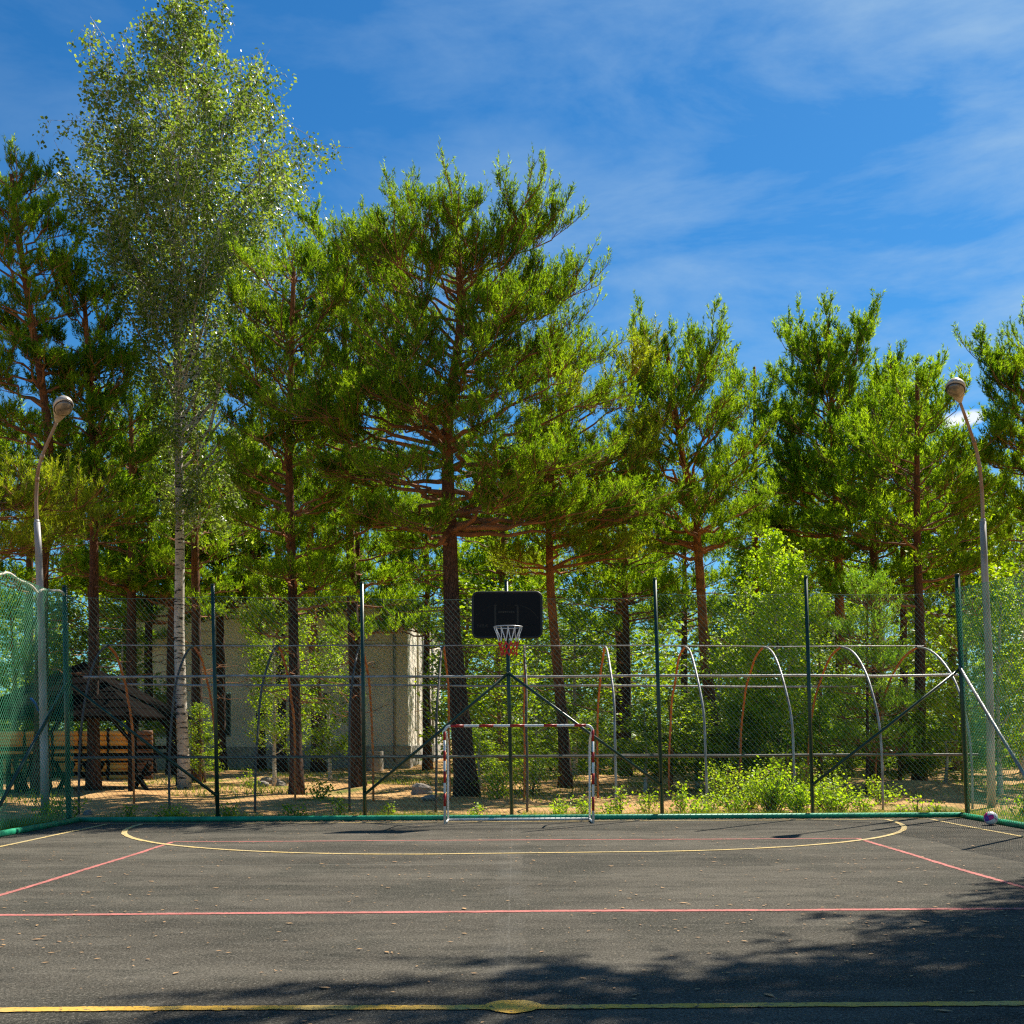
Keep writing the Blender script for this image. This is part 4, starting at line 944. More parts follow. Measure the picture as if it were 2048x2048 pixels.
def pine(name, D, trunk, prof, rb, rt, label, nl=46, nsec=9, ntw=6, ntuft=3, K=15, Ls=0.2, ln=0.10, w=0.008, wk=1.05, lk=1.0, t0=0.36, clump=0.0, mt='pine', bark='bark', dead=16, seed=1, rise0=0.12, rise1=0.9, limbs=True, group=None, flare=1.35, cat='pine tree'):
    global rng
    rng = np.random.default_rng(seed)
    pf = Prof(D, trunk, prof); b0 = pf.T[0].copy()
    gz0 = float(gh(b0[0], D)); root = thing(name, (b0[0], D, gz0), label, cat, group)
    # trunk
    zs = np.linspace(max(b0[2], 0), min(pf.T[-1, 2], pf.z0 + (pf.z1 - pf.z0) * 0.86), 26); P = np.array([pf.axis(z) for z in zs])
    for _ in range(2): P[1:-1] = (P[:-2] + 2 * P[1:-1] + P[2:]) / 4
    P[0, 2] = gz0 - 0.15
    f_ = (zs - zs[0]) / (zs[-1] - zs[0]); R = rb + (rt - rb) * f_ ** 0.85; R[0] *= flare; R[1] *= 1.0 + (flare - 1) * 0.3
    obj('trunk', MB().tube(P, R, 14, wob=0.05), M[bark], root, smooth=True)
    def rad_at(z): return float(np.interp(z, zs, R))
    TP, TA = [], []; tw_a, tw_b, tw_r = [], [], []; sec = MB(); crown = MB(); limb_sets = []
    nl = int(nl * 1.08); H = pf.z1 - pf.z0; H -= min(1.15, 0.15 * H) * (D / 27) ** 0.5
    nt_ = max(4, int(H / 0.8 * min(1.0, 27 / D) ** 0.5)); tz = (np.arange(nt_) + rng.uniform(-0.18, 0.18, nt_) + 0.5) / nt_
    for i in range(nl):
        q = (i + rng.uniform(0, 1)) / nl; q = tz[min(int(q * nt_), nt_ - 1)] + rng.normal(0, 0.035) if q < 0.93 else q
        q = min(max(q, 0.0), 1.0); zt = pf.z0 + H * q ** 0.9
        az = i * 2.39996 + rng.normal(0, 0.25)
        L = pf.reach(zt, az) * rng.uniform(0.76, 1.06); L -= 0.2 * min(1.0, L / 2.0)
        rel = (zt - pf.z0) / H; rise = rise0 + (rise1 - rise0) * rel ** 1.3
        za = max(zt - L * rise * rng.uniform(0.8, 1.2), pf.z0 - 0.6); za = min(za, pf.T[-1, 2] - 0.15, zs[-1] - 0.05)
        A = pf.axis(za); ax = pf.axis(zt); B = np.array((ax[0] + math.cos(az) * L, D + math.sin(az) * L, zt))
        LL = np.linalg.norm(B - A); C = curve(A, B, -0.05 + 0.08 * rng.random(), 0.035, 8)
        lr = np.clip(rad_at(za) * 0.42, 0.018, 0.018 + LL * 0.017)
        limb_sets.append((C, np.linspace(lr, 0.008, 8)))
        # forked side shoots
        ns = max(3, int(nsec * min(1.3, 0.45 + LL / 3.5)))
        tpos = np.sort(rng.uniform(t0, 1.0, ns) ** 0.9); tpos[-1] = 1.0
        for j, tp in enumerate(tpos):
            k_ = tp * 7; i0 = min(int(k_), 6); S0 = C[i0] + (C[i0 + 1] - C[i0]) * (k_ - i0); dl = norm(C[i0 + 1] - C[i0])
            sidev = norm(np.cross(dl, (0, 0, 1.0))) * (1 if (j % 2) else -1)
            sd = norm(dl * rng.uniform(0.5, 1.0) + sidev * rng.uniform(0.5, 1.1) * (tp < 1) + np.array((0, 0, rng.uniform(-0.10, 0.22) + 0.35 * rel ** 2)))
            SL = LL * rng.uniform(0.22, 0.36) * (1.25 - 0.5 * tp) + 0.15; SL = min(SL, 1.5)
            S1 = S0 + sd * SL + np.array((0, 0, SL * 0.08))
            SM = (S0 + S1) / 2 + rng.normal(0, 0.05 * SL, 3)
            tw_a += [S0, SM]; tw_b += [SM, S1]; tw_r += [(0.012, 0.009), (0.009, 0.005)]
            nt2 = max(3, int(ntw * (0.5 + SL / 1.2)))
            tt = rng.uniform(0.2, 1.0, nt2); tt[-1] = 1
            O = np.where(tt[:, None] < 0.5, S0 + (SM - S0) * tt[:, None] * 2, SM + (S1 - SM) * (tt[:, None] - 0.5) * 2)
            dr = norm(sd[None] * 0.6 + rng.normal(0, 0.5, (nt2, 3)) * np.array((1, 1, 0.5)) + np.array((0, 0, 0.55 + 0.5 * rel)))
            tl_ = rng.uniform(0.12, 0.38, (nt2, 1)) * (0.7 + SL * 0.4)
            E = O + dr * tl_
            tw_a += list(O); tw_b += list(E); tw_r += [(0.006, 0.004)] * nt2
            for q2 in range(ntuft):
                fr_ = 1.0 - 0.4 * q2
                TP.append(O + dr * tl_ * fr_ + (rng.normal(0, 0.045, (nt2, 3)) if q2 else 0)); TA.append(norm(dr + rng.normal(0, 0.3, (nt2, 3)) + np.array((0, 0, 0.7))))
    # bare dead stubs on the lower trunk
    for i in range(dead):
        z = pf.z0 - 0.3 - rng.uniform(0, 1) * min(3.0, pf.z0 - 2.2) if pf.z0 > 3 else pf.z0
        az = rng.uniform(0, 6.28); L = rng.uniform(0.4, 1.6); A = pf.axis(z); d = np.array((math.cos(az), math.sin(az), rng.uniform(-0.25, 0.35)))
        Cc = curve(A, A + d * L, -0.03, 0.06, 5); sec.tube(Cc, np.linspace(0.018, 0.005, 5), 4, cap=False)
        E0 = Cc[2:4]; tw_a += list(E0); tw_b += list(E0 + rng.normal(0, 0.22, (2, 3))); tw_r += [(0.006, 0.003)] * 2
    if limbs:
        for C, rr_ in limb_sets: obj('limb', MB().tube(C, rr_ * (1.25 if bark == 'bark_orange' else 1.1), 6, cap=False), M['limb_orange' if bark == 'bark_orange' else 'limb'], root, smooth=True)
    else:
        for C, rr_ in limb_sets: sec.tube(C, rr_, 5, cap=False)
    tw_r = np.array(tw_r); sec.prisms(np.array(tw_a), np.array(tw_b), tw_r[:, 0], tw_r[:, 1])
    obj('twigs', sec, M['limb'], root, smooth=True, kind='stuff')
    needles(crown, np.concatenate(TP), np.concatenate(TA), K, Ls, ln * lk, w * wk)
    obj('crown', crown, M[mt], root, kind='stuff')
    return root

def broadleaf(name, D, trunk, prof, rb, rt, label, nl=40, nsec=8, nst=5, lv=10, leaf=0.08, hang=0.8, mt='birch_leaf', bark='birch', seed=1, rise0=0.8, rise1=1.8, cat='birch tree', group=None, lref=1.0):
    global rng
    rng = np.random.default_rng(seed)
    pf = Prof(D, trunk, prof); b0 = pf.T[0]; gz0 = float(gh(b0[0], D)); root = thing(name, (b0[0], D, gz0), label, cat, group)
    zs = np.linspace(max(b0[2], 0), pf.T[-1, 2], 24); P = np.array([pf.axis(z) for z in zs])
    for _ in range(2): P[1:-1] = (P[:-2] + 2 * P[1:-1] + P[2:]) / 4
    P[0, 2] = gz0 - 0.15; f_ = (zs - zs[0]) / (zs[-1] - zs[0]); R = rb + (rt - rb) * f_; R[0] *= 1.25
    obj('trunk', MB().tube(P, R, 12, wob=0.04), M[bark], root, smooth=True)
    br = MB(); LP = []; ta, tb, tr = [], [], []
    H = pf.z1 - pf.z0
    for i in range(nl):
        q = (i + rng.uniform(0, 1)) / nl; zt = pf.z0 + H * q; az = i * 2.39996 + rng.normal(0, 0.3)
        L = pf.reach(zt, az) * rng.uniform(0.7, 1.04); rise = rise0 + (rise1 - rise0) * q
        if lref > 2 and q < 0.45 and rng.random() < 0.3: continue
        za = max(zt - L * rise, pf.z0 * 0.85, 0.2); za = min(za, pf.T[-1, 2] - 0.1)
        A = pf.axis(za); ax = pf.axis(zt); B = np.array((ax[0] + math.cos(az) * L, D + math.sin(az) * L, zt)); LL = np.linalg.norm(B - A)
        C = curve(A, B, 0.06, 0.03, 7); lr = min(float(np.interp(za, zs, R)) * 0.5, 0.012 + 0.01 * LL)
        br.tube(C, np.linspace(lr, 0.006, 7), 5, cap=False)
        for j in range(max(3, int(nsec * min(1.5, LL / lref)))):
            tp = rng.uniform(0.3, 1.0) if j else 1.0; k_ = tp * 6; i0 = min(int(k_), 5); S0 = C[i0] + (C[i0 + 1] - C[i0]) * (k_ - i0)
            sd = norm(norm(C[i0 + 1] - C[i0]) * 0.7 + rng.normal(0, 0.6, 3)); SL = rng.uniform(0.1, 0.25) * LL + 0.2
            S1 = S0 + sd * SL; ta.append(S0); tb.append(S1); tr.append((0.009, 0.004))
            o_ = S0 + (S1 - S0) * rng.uniform(0.2, 1.0, (nst, 1)); hl = hang * rng.uniform(0.4, 1.3, (nst, 1))
            dd = np.array((0, 0, -1.0)) * hl + rng.normal(0, 0.16, (nst, 3)) * hl + sd * 0.25 if hang > 0.3 else rng.normal(0, 1, (nst, 3)) * 0.35 * hl + np.array((0, 0, 0.1))
            ta += list(o_); tb += list(o_ + dd); tr += [(0.004, 0.002)] * nst
            t_ = rng.uniform(0.0, 1.0, (nst, lv, 1))
            LP.append((o_[:, None] + dd[:, None] * t_ + rng.normal(0, 0.075 + leaf * 0.3, (nst, lv, 3))).reshape(-1, 3))
    tr = np.array(tr); br.prisms(np.array(ta), np.array(tb), tr[:, 0], tr[:, 1])
    obj('branches', br, M[bark] if bark == 'birch' else M['limb'], root, smooth=True, kind='stuff')
    cw = MB(); leaves(cw, np.concatenate(LP), leaf); obj('crown', cw, M[mt], root, kind='stuff')
    return root

def shrub(px, D, h, rad, n, label, leaf=0.06, name='shrub', mt='bush_leaf', seed=None, x=None, group=None, cat='shrub'):
    x = (px - CX) * D / F if x is None else x
    z0 = float(gh(x, D)); root = thing(name, (x, D, z0), label, cat, group)
    ns = max(7, int(n / 45)); st = MB(); LP = []
    for i in range(ns):
        az = rng.uniform(0, 6.28); rr_ = rad * rng.uniform(0.1, 1.0) ** 0.7; hh_ = h * rng.uniform(0.45, 1.0) * (1 - 0.35 * (rr_ / rad) ** 2)
        b_ = np.array((x + math.cos(az) * rr_ * 0.25, D + math.sin(az) * rr_ * 0.25, z0 - 0.02)); e = np.array((x + math.cos(az) * rr_, D + math.sin(az) * rr_, z0 + hh_))
        C = curve(b_, e, 0.05, 0.04, 5); st.tube(C, np.linspace(0.008, 0.003, 5) * (1 + h * 0.4), 3, cap=False)
        m_ = max(6, n // ns); t_ = rng.uniform(0.15, 1.03, m_); i0 = np.minimum((t_ * 4).astype(int), 3); f_ = t_ * 4 - i0
        LP.append(C[i0] + (C[i0 + 1] - C[i0]) * f_[:, None] + rng.normal(0, 0.05 + 0.07 * rad, (m_, 3)) * np.array((1, 1, 0.7)))
    obj('stems', st, M['twig'], root); LP = np.concatenate(LP); LP[:, 2] = np.maximum(LP[:, 2], z0 + 0.03)
    cw = MB(); leaves(cw, LP, leaf); obj('foliage', cw, M[mt], root, kind='stuff')
    return root

# ------------------------------------------------------------------ the trees
big = pine('pine_tree', 25.5, [(934, 1596), (922, 1450), (907, 1300), (903, 1160), (900, 1000), (896, 900), (900, 800), (920, 710), (928, 640), (922, 520), (915, 400)],
     [(342, 830, 990), (390, 760, 1070), (430, 735, 1140), (480, 700, 1130), (560, 670, 1140), (620, 645, 1215), (700, 625, 1225), (780, 610, 1210), (860, 600, 1250), (950, 600, 1290), (1040, 640, 1270), (1110, 760, 1180)],
     0.27, 0.06, 'tallest broad pine with a thick furrowed trunk just left of the backboard', nl=84, nsec=12, ntw=8, ntuft=3, K=15, Ls=0.17, ln=0.085, w=0.008, dead=26, seed=11, rise0=0.05, rise1=0.62, t0=0.42)
pine('pine_tree', 27.0, [(593, 1590), (590, 1400), (588, 1250), (585, 1100), (580, 900), (585, 760), (590, 600), (596, 440)],
     [(420, 550, 650), (480, 510, 720), (560, 470, 760), (660, 450, 760), (760, 445, 740), (860, 440, 740), (960, 430, 730), (1060, 450, 700), (1150, 460, 710), (1270, 480, 690)],
     0.165, 0.05, 'straight pine with dark trunk in front of the beige wall, second bay from the left', nl=58, nsec=9, ntw=7, Ls=0.2, ln=0.095, w=0.009, seed=12, dead=18)
pine('pine_tree', 30.0, [(716, 1578), (712, 1400), (706, 1200), (700, 1000), (695, 800), (690, 500), (690, 385)],
     [(365, 655, 722), (430, 600, 765), (520, 570, 800), (660, 570, 820), (800, 570, 840), (950, 570, 850), (1080, 610, 820), (1180, 600, 840), (1290, 610, 830)],
     0.2, 0.05, 'dark trunked pine directly left of the third fence post, its top beside the birch', nl=44, nsec=8, ntw=6, Ls=0.22, ln=0.11, w=0.011, K=17, seed=13, dead=14)
pine('pine_tree', 34.0, [(395, 1562), (394, 1300), (392, 1100), (394, 900), (395, 700)],
     [(640, 375, 430), (760, 345, 470), (900, 320, 500), (1030, 310, 520), (1140, 320, 520), (1240, 340, 480)],
     0.2, 0.06, 'dark pine trunk close behind and right of the white birch', nl=30, nsec=8, ntw=5, Ls=0.24, ln=0.12, w=0.012, K=12, seed=14, dead=10, limbs=False)
pine('pine_tree', 27.5, [(83, 1586), (84, 1300), (86, 1128), (104, 900), (98, 830), (86, 760), (60, 600), (40, 450), (22, 300), (18, 260)],
     [(240, 5, 32), (300, -25, 75), (400, -60, 105), (500, -90, 165), (600, -100, 200), (720, -110, 235), (830, -110, 225), (930, -110, 190), (1020, -90, 150)],
     0.2, 0.05, 'tall leftmost pine with a leaning trunk behind the left street lamp', nl=56, nsec=9, ntw=6, Ls=0.2, ln=0.1, w=0.010, K=17, seed=15, dead=14)
pine('pine_tree', 28.5, [(187, 1580), (187, 1400), (190, 1150), (190, 950), (186, 800), (180, 700), (170, 560), (160, 500)],
     [(485, 140, 175), (560, 105, 215), (660, 90, 265), (760, 85, 300), (860, 90, 330), (960, 80, 320), (1060, 90, 300), (1110, 120, 270)],
     0.17, 0.05, 'pine whose dark trunk rises through the gazebo roof line', nl=44, nsec=8, ntw=6, Ls=0.21, ln=0.105, w=0.010, K=17, seed=16, dead=12)
pine('pine_tree', 28.5, [(1131, 1580), (1128, 1480), (1117, 1350), (1108, 1250), (1101, 1160), (1100, 1000), (1110, 880), (1150, 760), (1200, 700)],
     [(680, 1180, 1250), (760, 1130, 1330), (860, 1070, 1340), (960, 1010, 1320), (1060, 980, 1310), (1160, 1000, 1260)],
     0.17, 0.05, 'reddish slender pine right of the backboard with pale low branches', nl=40, nsec=8, ntw=6, Ls=0.21, ln=0.11, w=0.010, K=17, seed=17, dead=24, bark='bark_orange', mt='pine_yellow')
pine('pine_tree', 30.0, [(1450, 1562), (1430, 1480), (1409, 1300), (1402, 1150), (1393, 1030), (1378, 960), (1362, 880), (1346, 760), (1335, 690), (1330, 630)],
     [(602, 1300, 1360), (630, 1255, 1480), (700, 1255, 1490), (780, 1260, 1490), (860, 1250, 1525), (950, 1220, 1560), (1040, 1215, 1570), (1120, 1240, 1510)],
     0.19, 0.05, 'orange barked pine leaning left behind the fifth fence post', nl=48, nsec=8, ntw=6, Ls=0.21, ln=0.10, w=0.010, K=17, seed=18, dead=14, bark='bark_orange', rise0=0.2, rise1=1.5)
pine('pine_tree', 38.0, [(1690, 1552), (1685, 1400), (1680, 1200), (1677, 1050), (1668, 850), (1665, 760), (1660, 650), (1656, 610)],
     [(596, 1630, 1700), (640, 1585, 1730), (670, 1555, 1750), (740, 1555, 1790), (830, 1540, 1870), (920, 1530, 1900), (1020, 1520, 1910), (1120, 1540, 1870)],
     0.24, 0.06, 'straight orange trunked pine behind the sixth fence post with a pointed crown', nl=54, nsec=8, ntw=6, Ls=0.27, ln=0.13, w=0.0135, K=17, seed=19, dead=12, bark='bark_orange', rise0=0.1, rise1=1.2)
pine('pine_tree', 40.0, [(1513, 1540), (1513, 1200), (1513, 900), (1512, 700)],
     [(680, 1495, 1530), (760, 1445, 1580), (860, 1420, 1610), (980, 1410, 1620), (1120, 1420, 1610)],
     0.18, 0.05, 'narrow darker pine top showing between the two right orange pines', nl=34, nsec=7, ntw=5, Ls=0.28, ln=0.14, w=0.014, K=11, seed=20, dead=6, limbs=False)
pine('pine_tree', 41.0, [(1808, 1540), (1808, 1200), (1808, 900), (1808, 700)],
     [(686, 1795, 1822), (750, 1765, 1865), (860, 1735, 1890), (980, 1740, 1890), (1100, 1750, 1880)],
     0.18, 0.05, 'small topped distant pine left of the right street lamp', nl=34, nsec=7, ntw=5, Ls=0.28, ln=0.14, w=0.014, K=11, seed=21, dead=6, limbs=False)
pine('pine_tree', 32.0, [(2110, 1560), (2105, 1200), (2100, 900), (2100, 660)],
     [(620, 2055, 2150), (680, 1935, 2200), (740, 1965, 2210), (810, 1985, 2220), (880, 1960, 2230), (950, 1925, 2220), (1010, 1970, 2200), (1090, 1980, 2200)],
     0.22, 0.05, 'pine at the right edge reaching branches in above the right street lamp', nl=54, nsec=8, ntw=6, Ls=0.22, ln=0.11, w=0.011, K=17, seed=22, dead=8)
pine('pine_tree', 23.5, [(-85, 1600), (-80, 1300), (-75, 1100), (-70, 950)],
     [(930, -120, 60), (965, -160, 150), (1020, -200, 218), (1080, -200, 205), (1130, -170, 120)],
     0.12, 0.04, 'bright yellow green pine bough crossing behind the left lamp pole', nl=30, nsec=9, ntw=6, Ls=0.18, ln=0.095, w=0.0085, K=14, seed=23, dead=2, mt='pine_yellow', rise0=0.02, rise1=0.2)
pine('pine_tree', 44.0, [(637, 1538), (633, 1400), (626, 1250), (622, 1100), (620, 800)],
     [(700, 600, 645), (800, 570, 680), (950, 560, 690), (1080, 570, 680)],
     0.27, 0.08, 'pale orange lit trunk standing near the beige building wall', nl=22, nsec=6, ntw=5, Ls=0.3, ln=0.15, w=0.015, K=10, seed=24, dead=6, limbs=False, bark='bark_orange')
def dup(root, loc, rz, sc, label, group=None):
    """a copy of a thing with copies of all its parts"""
    c = root.copy(); COL.objects.link(c); c.location = loc; c.rotation_euler = (0, 0, rz); c.scale = sc; c['label'] = label
    if group: c['group'] = group
    for ch in root.children:
        d = ch.copy(); COL.objects.link(d); d.parent = c
    return c
protos = []
for px, D, lb, sd in sorted(((1838, 31, 'dark pine trunk in the shade right of the sixth fence post', 25), (1750, 34, 'thin reddish pine trunk behind the fir sapling', 26), (1240, 42, 'shaded distant pine left of the fifth fence post', 27), (770, 60, 'far pine standing behind the beige building corner', 28), (480, 62, 'far pine rising behind the beige building left part', 29), (250, 50, 'far pine seen between the gazebo and the birch', 30), (1010, 52, 'far pine seen between the big trunk and the slender pine', 31), (1370, 50, 'far dark pine behind the leaning orange pine', 32), (1610, 52, 'far dark pine behind the bright birch sapling', 33), (1930, 46, 'far pine behind the right lamp pole', 34), (60, 45, 'far pine behind the log wall at the left', 35), (300, 44, 'pine before the left end of the beige building', 36), (440, 46, 'pine before the beige building seen right of the birch', 37), (560, 45, 'pine before the middle of the beige building', 38), (715, 47, 'pine before the right end of the beige building', 39), (520, 47, 'pine behind the thin pale birch', 40), (1252, 38, 'pine filling the gap left of the leaning orange pine', 41), (1585, 43, 'pine filling the gap behind the sixth fence post', 42), (1905, 41, 'pine filling the gap right of the last fence post', 43), (1005, 43, 'pine rising right behind the backboard', 44), (855, 48, 'pine before the sunlit end of the beige building', 45), (265, 41, 'pine between the gazebo and the left end of the beige building', 46), (345, 42, 'pine directly behind the white birch', 47)), key=lambda t: t[1] > 40):
    g_ = 'pines standing farther back in the wood'
    x = (px - CX) * D / F
    if len(protos) < 3:
        ref = 36.0; pc = CX + x * F / ref
        protos.append(pine('pine_tree', ref, [(pc, CY + 3000 / ref - 2), (pc + 3, 1300), (pc - 2, 1100), (pc, 800)],
         [(770, pc - 15, pc + 15), (850, pc - 70, pc + 70), (960, pc - 125, pc + 125), (1080, pc - 140, pc + 140), (1230, pc - 130, pc + 130)],
         0.19, 0.05, lb, nl=36, nsec=7, ntw=5, Ls=0.32, ln=0.16, w=0.016, K=10, seed=sd, dead=8, limbs=False, group=g_))
        protos[-1].location = (x, D, 0)
        h_ = rng.uniform(0.85, 1.05); protos[-1].scale = (1, 1, h_)
    else:
        h_ = rng.uniform(0.9, 1.2); dup(protos[sd % 3], (x, D, 0), rng.uniform(0, 6), (h_ * rng.uniform(1.0, 1.3), h_ * 1.1, h_), lb, g_)
broadleaf('birch_tree', 30.5, [(369, 1570), (362, 1400), (358, 1250), (363, 1100), (360, 900), (358, 700), (355, 500), (365, 300), (378, 60)],
     [(0, 365, 430), (50, 315, 465), (100, 270, 485), (150, 225, 500), (200, 165, 520), (240, 145, 640), (290, 135, 670), (360, 140, 680), (430, 165, 675), (520, 200, 665), (620, 230, 630), (720, 265, 590), (820, 290, 550), (920, 310, 510), (1010, 325, 460)],
     0.17, 0.03, 'very tall white trunked birch with hanging light green foliage on the left', nl=112, nsec=15, nst=5, lv=12, leaf=0.105, hang=0.75, seed=41, lref=4.0)
broadleaf('birch_tree', 33, [(548, 1560), (549, 1450), (548, 1300), (550, 1150)], [(1130, 520, 580), (1200, 490, 620), (1300, 480, 640), (1400, 490, 640), (1500, 510, 600)],
     0.06, 0.02, 'thin young birch with a pale stem before the beige wall', nl=34, nsec=7, nst=5, lv=9, leaf=0.085, hang=0.2, mt='bush_leaf', seed=42, rise0=0.5, rise1=1.0)
broadleaf('birch_tree', 27.5, [(1560, 1580), (1560, 1400), (1555, 1250), (1545, 1110)], [(1085, 1530, 1565), (1150, 1485, 1605), (1230, 1450, 1650), (1320, 1435, 1680), (1430, 1450, 1670), (1530, 1470, 1640)],
     0.06, 0.015, 'bright green birch sapling between the fifth and sixth fence posts', nl=40, nsec=9, nst=5, lv=10, leaf=0.095, hang=0.3, mt='sapling_leaf', seed=43, rise0=0.5, rise1=1.2)
pine('fir_sapling', 25.0, [(1735, 1585), (1735, 1400), (1736, 1250), (1737, 1120)], [(1118, 1733, 1741), (1180, 1712, 1762), (1260, 1690, 1785), (1350, 1678, 1805), (1450, 1665, 1820), (1540, 1668, 1815)],
     0.05, 0.012, 'pale green young conifer between the sixth and last fence posts', nl=46, nsec=8, ntw=5, Ls=0.2, ln=0.08, w=0.008, K=12, seed=44, dead=0, mt='pine_light', limbs=False, rise0=-0.15, rise1=0.35, t0=0.15, cat='conifer')
mids = [(1290, 27, 1400, 55, 'low leafy bush tree left of the fifth fence post'), (1395, 28.5, 1390, 60, 'leafy bush tree between the fifth fence post and the leaning pine'), (1640, 26.5, 1430, 50, 'leafy bush tree right behind the sixth fence post'), (1690, 29, 1370, 55, 'leafy bush tree behind the young conifer base'),
        (1800, 28, 1400, 60, 'leafy bush tree in the middle of the last bay'), (1890, 27, 1440, 55, 'leafy bush tree by the last fence post'), (960, 29, 1450, 50, 'knee high leafy sapling behind the left half of the goal'), (1050, 28, 1440, 50, 'leafy sapling behind the right half of the goal'), (1190, 31, 1420, 55, 'leafy sapling right of the reddish slender pine'), (1510, 28, 1360, 50, 'leafy sapling left behind the bright birch sapling'),
        (180, 44, 1080, 90, 'leafy tree behind the gazebo and the log wall'),
        (1230, 44, 1050, 90, 'leafy tree in the gap right of the backboard'), (990, 46, 1030, 90, 'taller leafy tree in the gap behind the backboard'), (1500, 42, 1080, 90, 'leafy tree filling the gap behind the bright birch sapling'), (1760, 44, 1040, 90, 'leafy tree behind the young conifer'),
        (1000, 31, 1170, 70, 'leafy green sapling thicket tree right behind the backboard'), (1075, 34, 1210, 60, 'leafy sapling behind the right goal post'), (935, 38, 1150, 80, 'bushy tree behind the big pine trunk'),
        (1340, 27.5, 1370, 70, 'low leafy bush tree right of the fifth fence post'), (1480, 27, 1420, 60, 'low green sapling left of the bright birch sapling'), (1440, 36, 1250, 80, 'mid green leafy tree behind the leaning orange pine'),
        (245, 42, 1230, 70, 'yellow green leafy tree seen over the gazebo roof'), (25, 42, 1180, 85, 'green leafy tree behind the left side fence'),
        (110, 43, 1180, 70, 'leafy tree behind the left fence corner post'), (2000, 25, 1150, 80, 'leafy tree behind the right side fence'), (1930, 33, 950, 90, 'leafy tree below the small white cloud'), (2045, 38, 900, 80, 'leafy tree at the right edge behind the right lamp pole'), (1850, 28, 1380, 60, 'leafy bush tree in the shade left of the last fence post'),
        (660, 36, 1240, 50, 'leafy sapling beside the pale orange trunk'), (400, 33, 1400, 35, 'leafy sapling at the foot of the white birch'), (1150, 40, 1230, 80, 'dark leafy tree behind the reddish slender pine'), (1640, 38, 1250, 80, 'leafy tree behind the sixth fence post')]
leafy = []
mids.sort(key=lambda t: -(t[1] > 30))
for i, (px, D, ytop, hw, lb) in enumerate(mids):
    yb = CY + 3000 / D - 3; x = (px - CX) * D / F; H_ = (yb - ytop) * D / F; R_ = hw * D / F * 1.15
    if i < 5:
        ref, pc = 30.0, CX + x * F / 30.0; yb2, yt2, h2 = CY + 100 - 3, 1200 , 62
        b_ = broadleaf('leafy_tree', ref, [(pc, yb2), (pc + 4, (yb2 + yt2) / 2), (pc - 3, yt2 + 10)], [(yt2, pc - 12, pc + 10), (yt2 + (yb2 - yt2) * 0.2, pc - h2 * 0.7, pc + h2 * 0.6), (yt2 + (yb2 - yt2) * 0.5, pc - h2, pc + h2), (yt2 + (yb2 - yt2) * 0.88, pc - h2 * 0.8, pc + h2 * 0.8)],
              0.055, 0.015, lb, nl=27, nsec=7, nst=5, lv=9, leaf=0.085, hang=0.22, mt='bush_leaf', bark='limb' if i % 2 else 'birch', seed=60 + i, rise0=0.4, rise1=1.0, cat='leafy tree', group='leafy trees in the undergrowth')
        leafy.append(b_); b_.location = (x, D, 0)
    else: b_ = dup(leafy[i % 5], (x, D, 0), rng.uniform(0, 6), (1, 1, 1), lb, 'leafy trees in the undergrowth')
    b_.scale = (R_ / 0.84, R_ / 0.84, H_ / 5.35)

# two tall pines outside the right edge that shade the near court
def world_pine(x, D, prof, h, lb, sd):
    tk = [(x * F / D + CX, CY + CH * F / D), (x * F / D + CX, CY - (h - CH) * F / D)]
    pr = [(CY - (z - CH) * F / D, (x - l) * F / D + CX, (x + r_) * F / D + CX) for z, l, r_ in prof]
    pine('pine_tree', D, tk, pr, 0.24, 0.06, lb, nl=33, nsec=8, ntw=6, Ls=0.24, ln=0.12, w=0.018, K=9, seed=sd, dead=4, limbs=False)
world_pine(10.7, 13.3, [(17.5, 1.5, 1.0), (16.5, 4.4, 2.5), (15, 4.8, 3.0), (13.6, 4.4, 3.0), (12.9, 3.2, 2.5)], 17, 'high crowned pine leaning its boughs over the near court from the right', 51)
dup(big, (16.4, 16.8, 0), 2.2, (0.9, 0.9, 1.4), 'tall pine outside the right side fence shading the near court')
dup(big, (11.2, 13.4, 0), 4.4, (0.92, 0.92, 1.24), 'pine farther right beside the near end of the court')

# ------------------------------------------------------------------ distant wood as one mass
rng = np.random.default_rng(99)
far = MB(); P = []
for i in range(230):
    D = rng.uniform(52, 88); x = rng.uniform(-0.62, 0.62) * D
    if -19 < x < -3.5 and D < 75: continue
    h = rng.uniform(7, 13) * (1.15 if abs(x) > 12 else 1.0); n_ = 700
    t_ = rng.uniform(0, 1, n_); cl = rng.integers(0, 26, n_); ca = rng.uniform(0, 6.28, 26); cz = rng.uniform(0.0, 1, 26); cr = rng.uniform(0.2, 1, 26) * (1 - cz[...] * 0.75) * 2.6
    c = np.stack([x + np.cos(ca) * cr, D + np.sin(ca) * cr, 0.2 + cz * h], 1)
    P.append(c[cl] + rng.normal(0, 0.42, (n_, 3)) * np.array((1.3, 1.3, 0.6)))
P = np.concatenate(P); P[:, 2] = np.abs(P[:, 2]); leaves(far, P, 0.24, quad=False)
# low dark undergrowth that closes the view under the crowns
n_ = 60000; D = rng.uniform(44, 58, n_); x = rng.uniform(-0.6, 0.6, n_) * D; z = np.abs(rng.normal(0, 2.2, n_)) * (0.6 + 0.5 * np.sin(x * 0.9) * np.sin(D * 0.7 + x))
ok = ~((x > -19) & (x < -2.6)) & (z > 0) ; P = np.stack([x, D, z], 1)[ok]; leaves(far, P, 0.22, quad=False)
o = obj('distant_wood', far, M['wood_leaf']); tag(o, 'mass of green undergrowth and trees closing the view behind the pines', 'wood', kind='stuff')

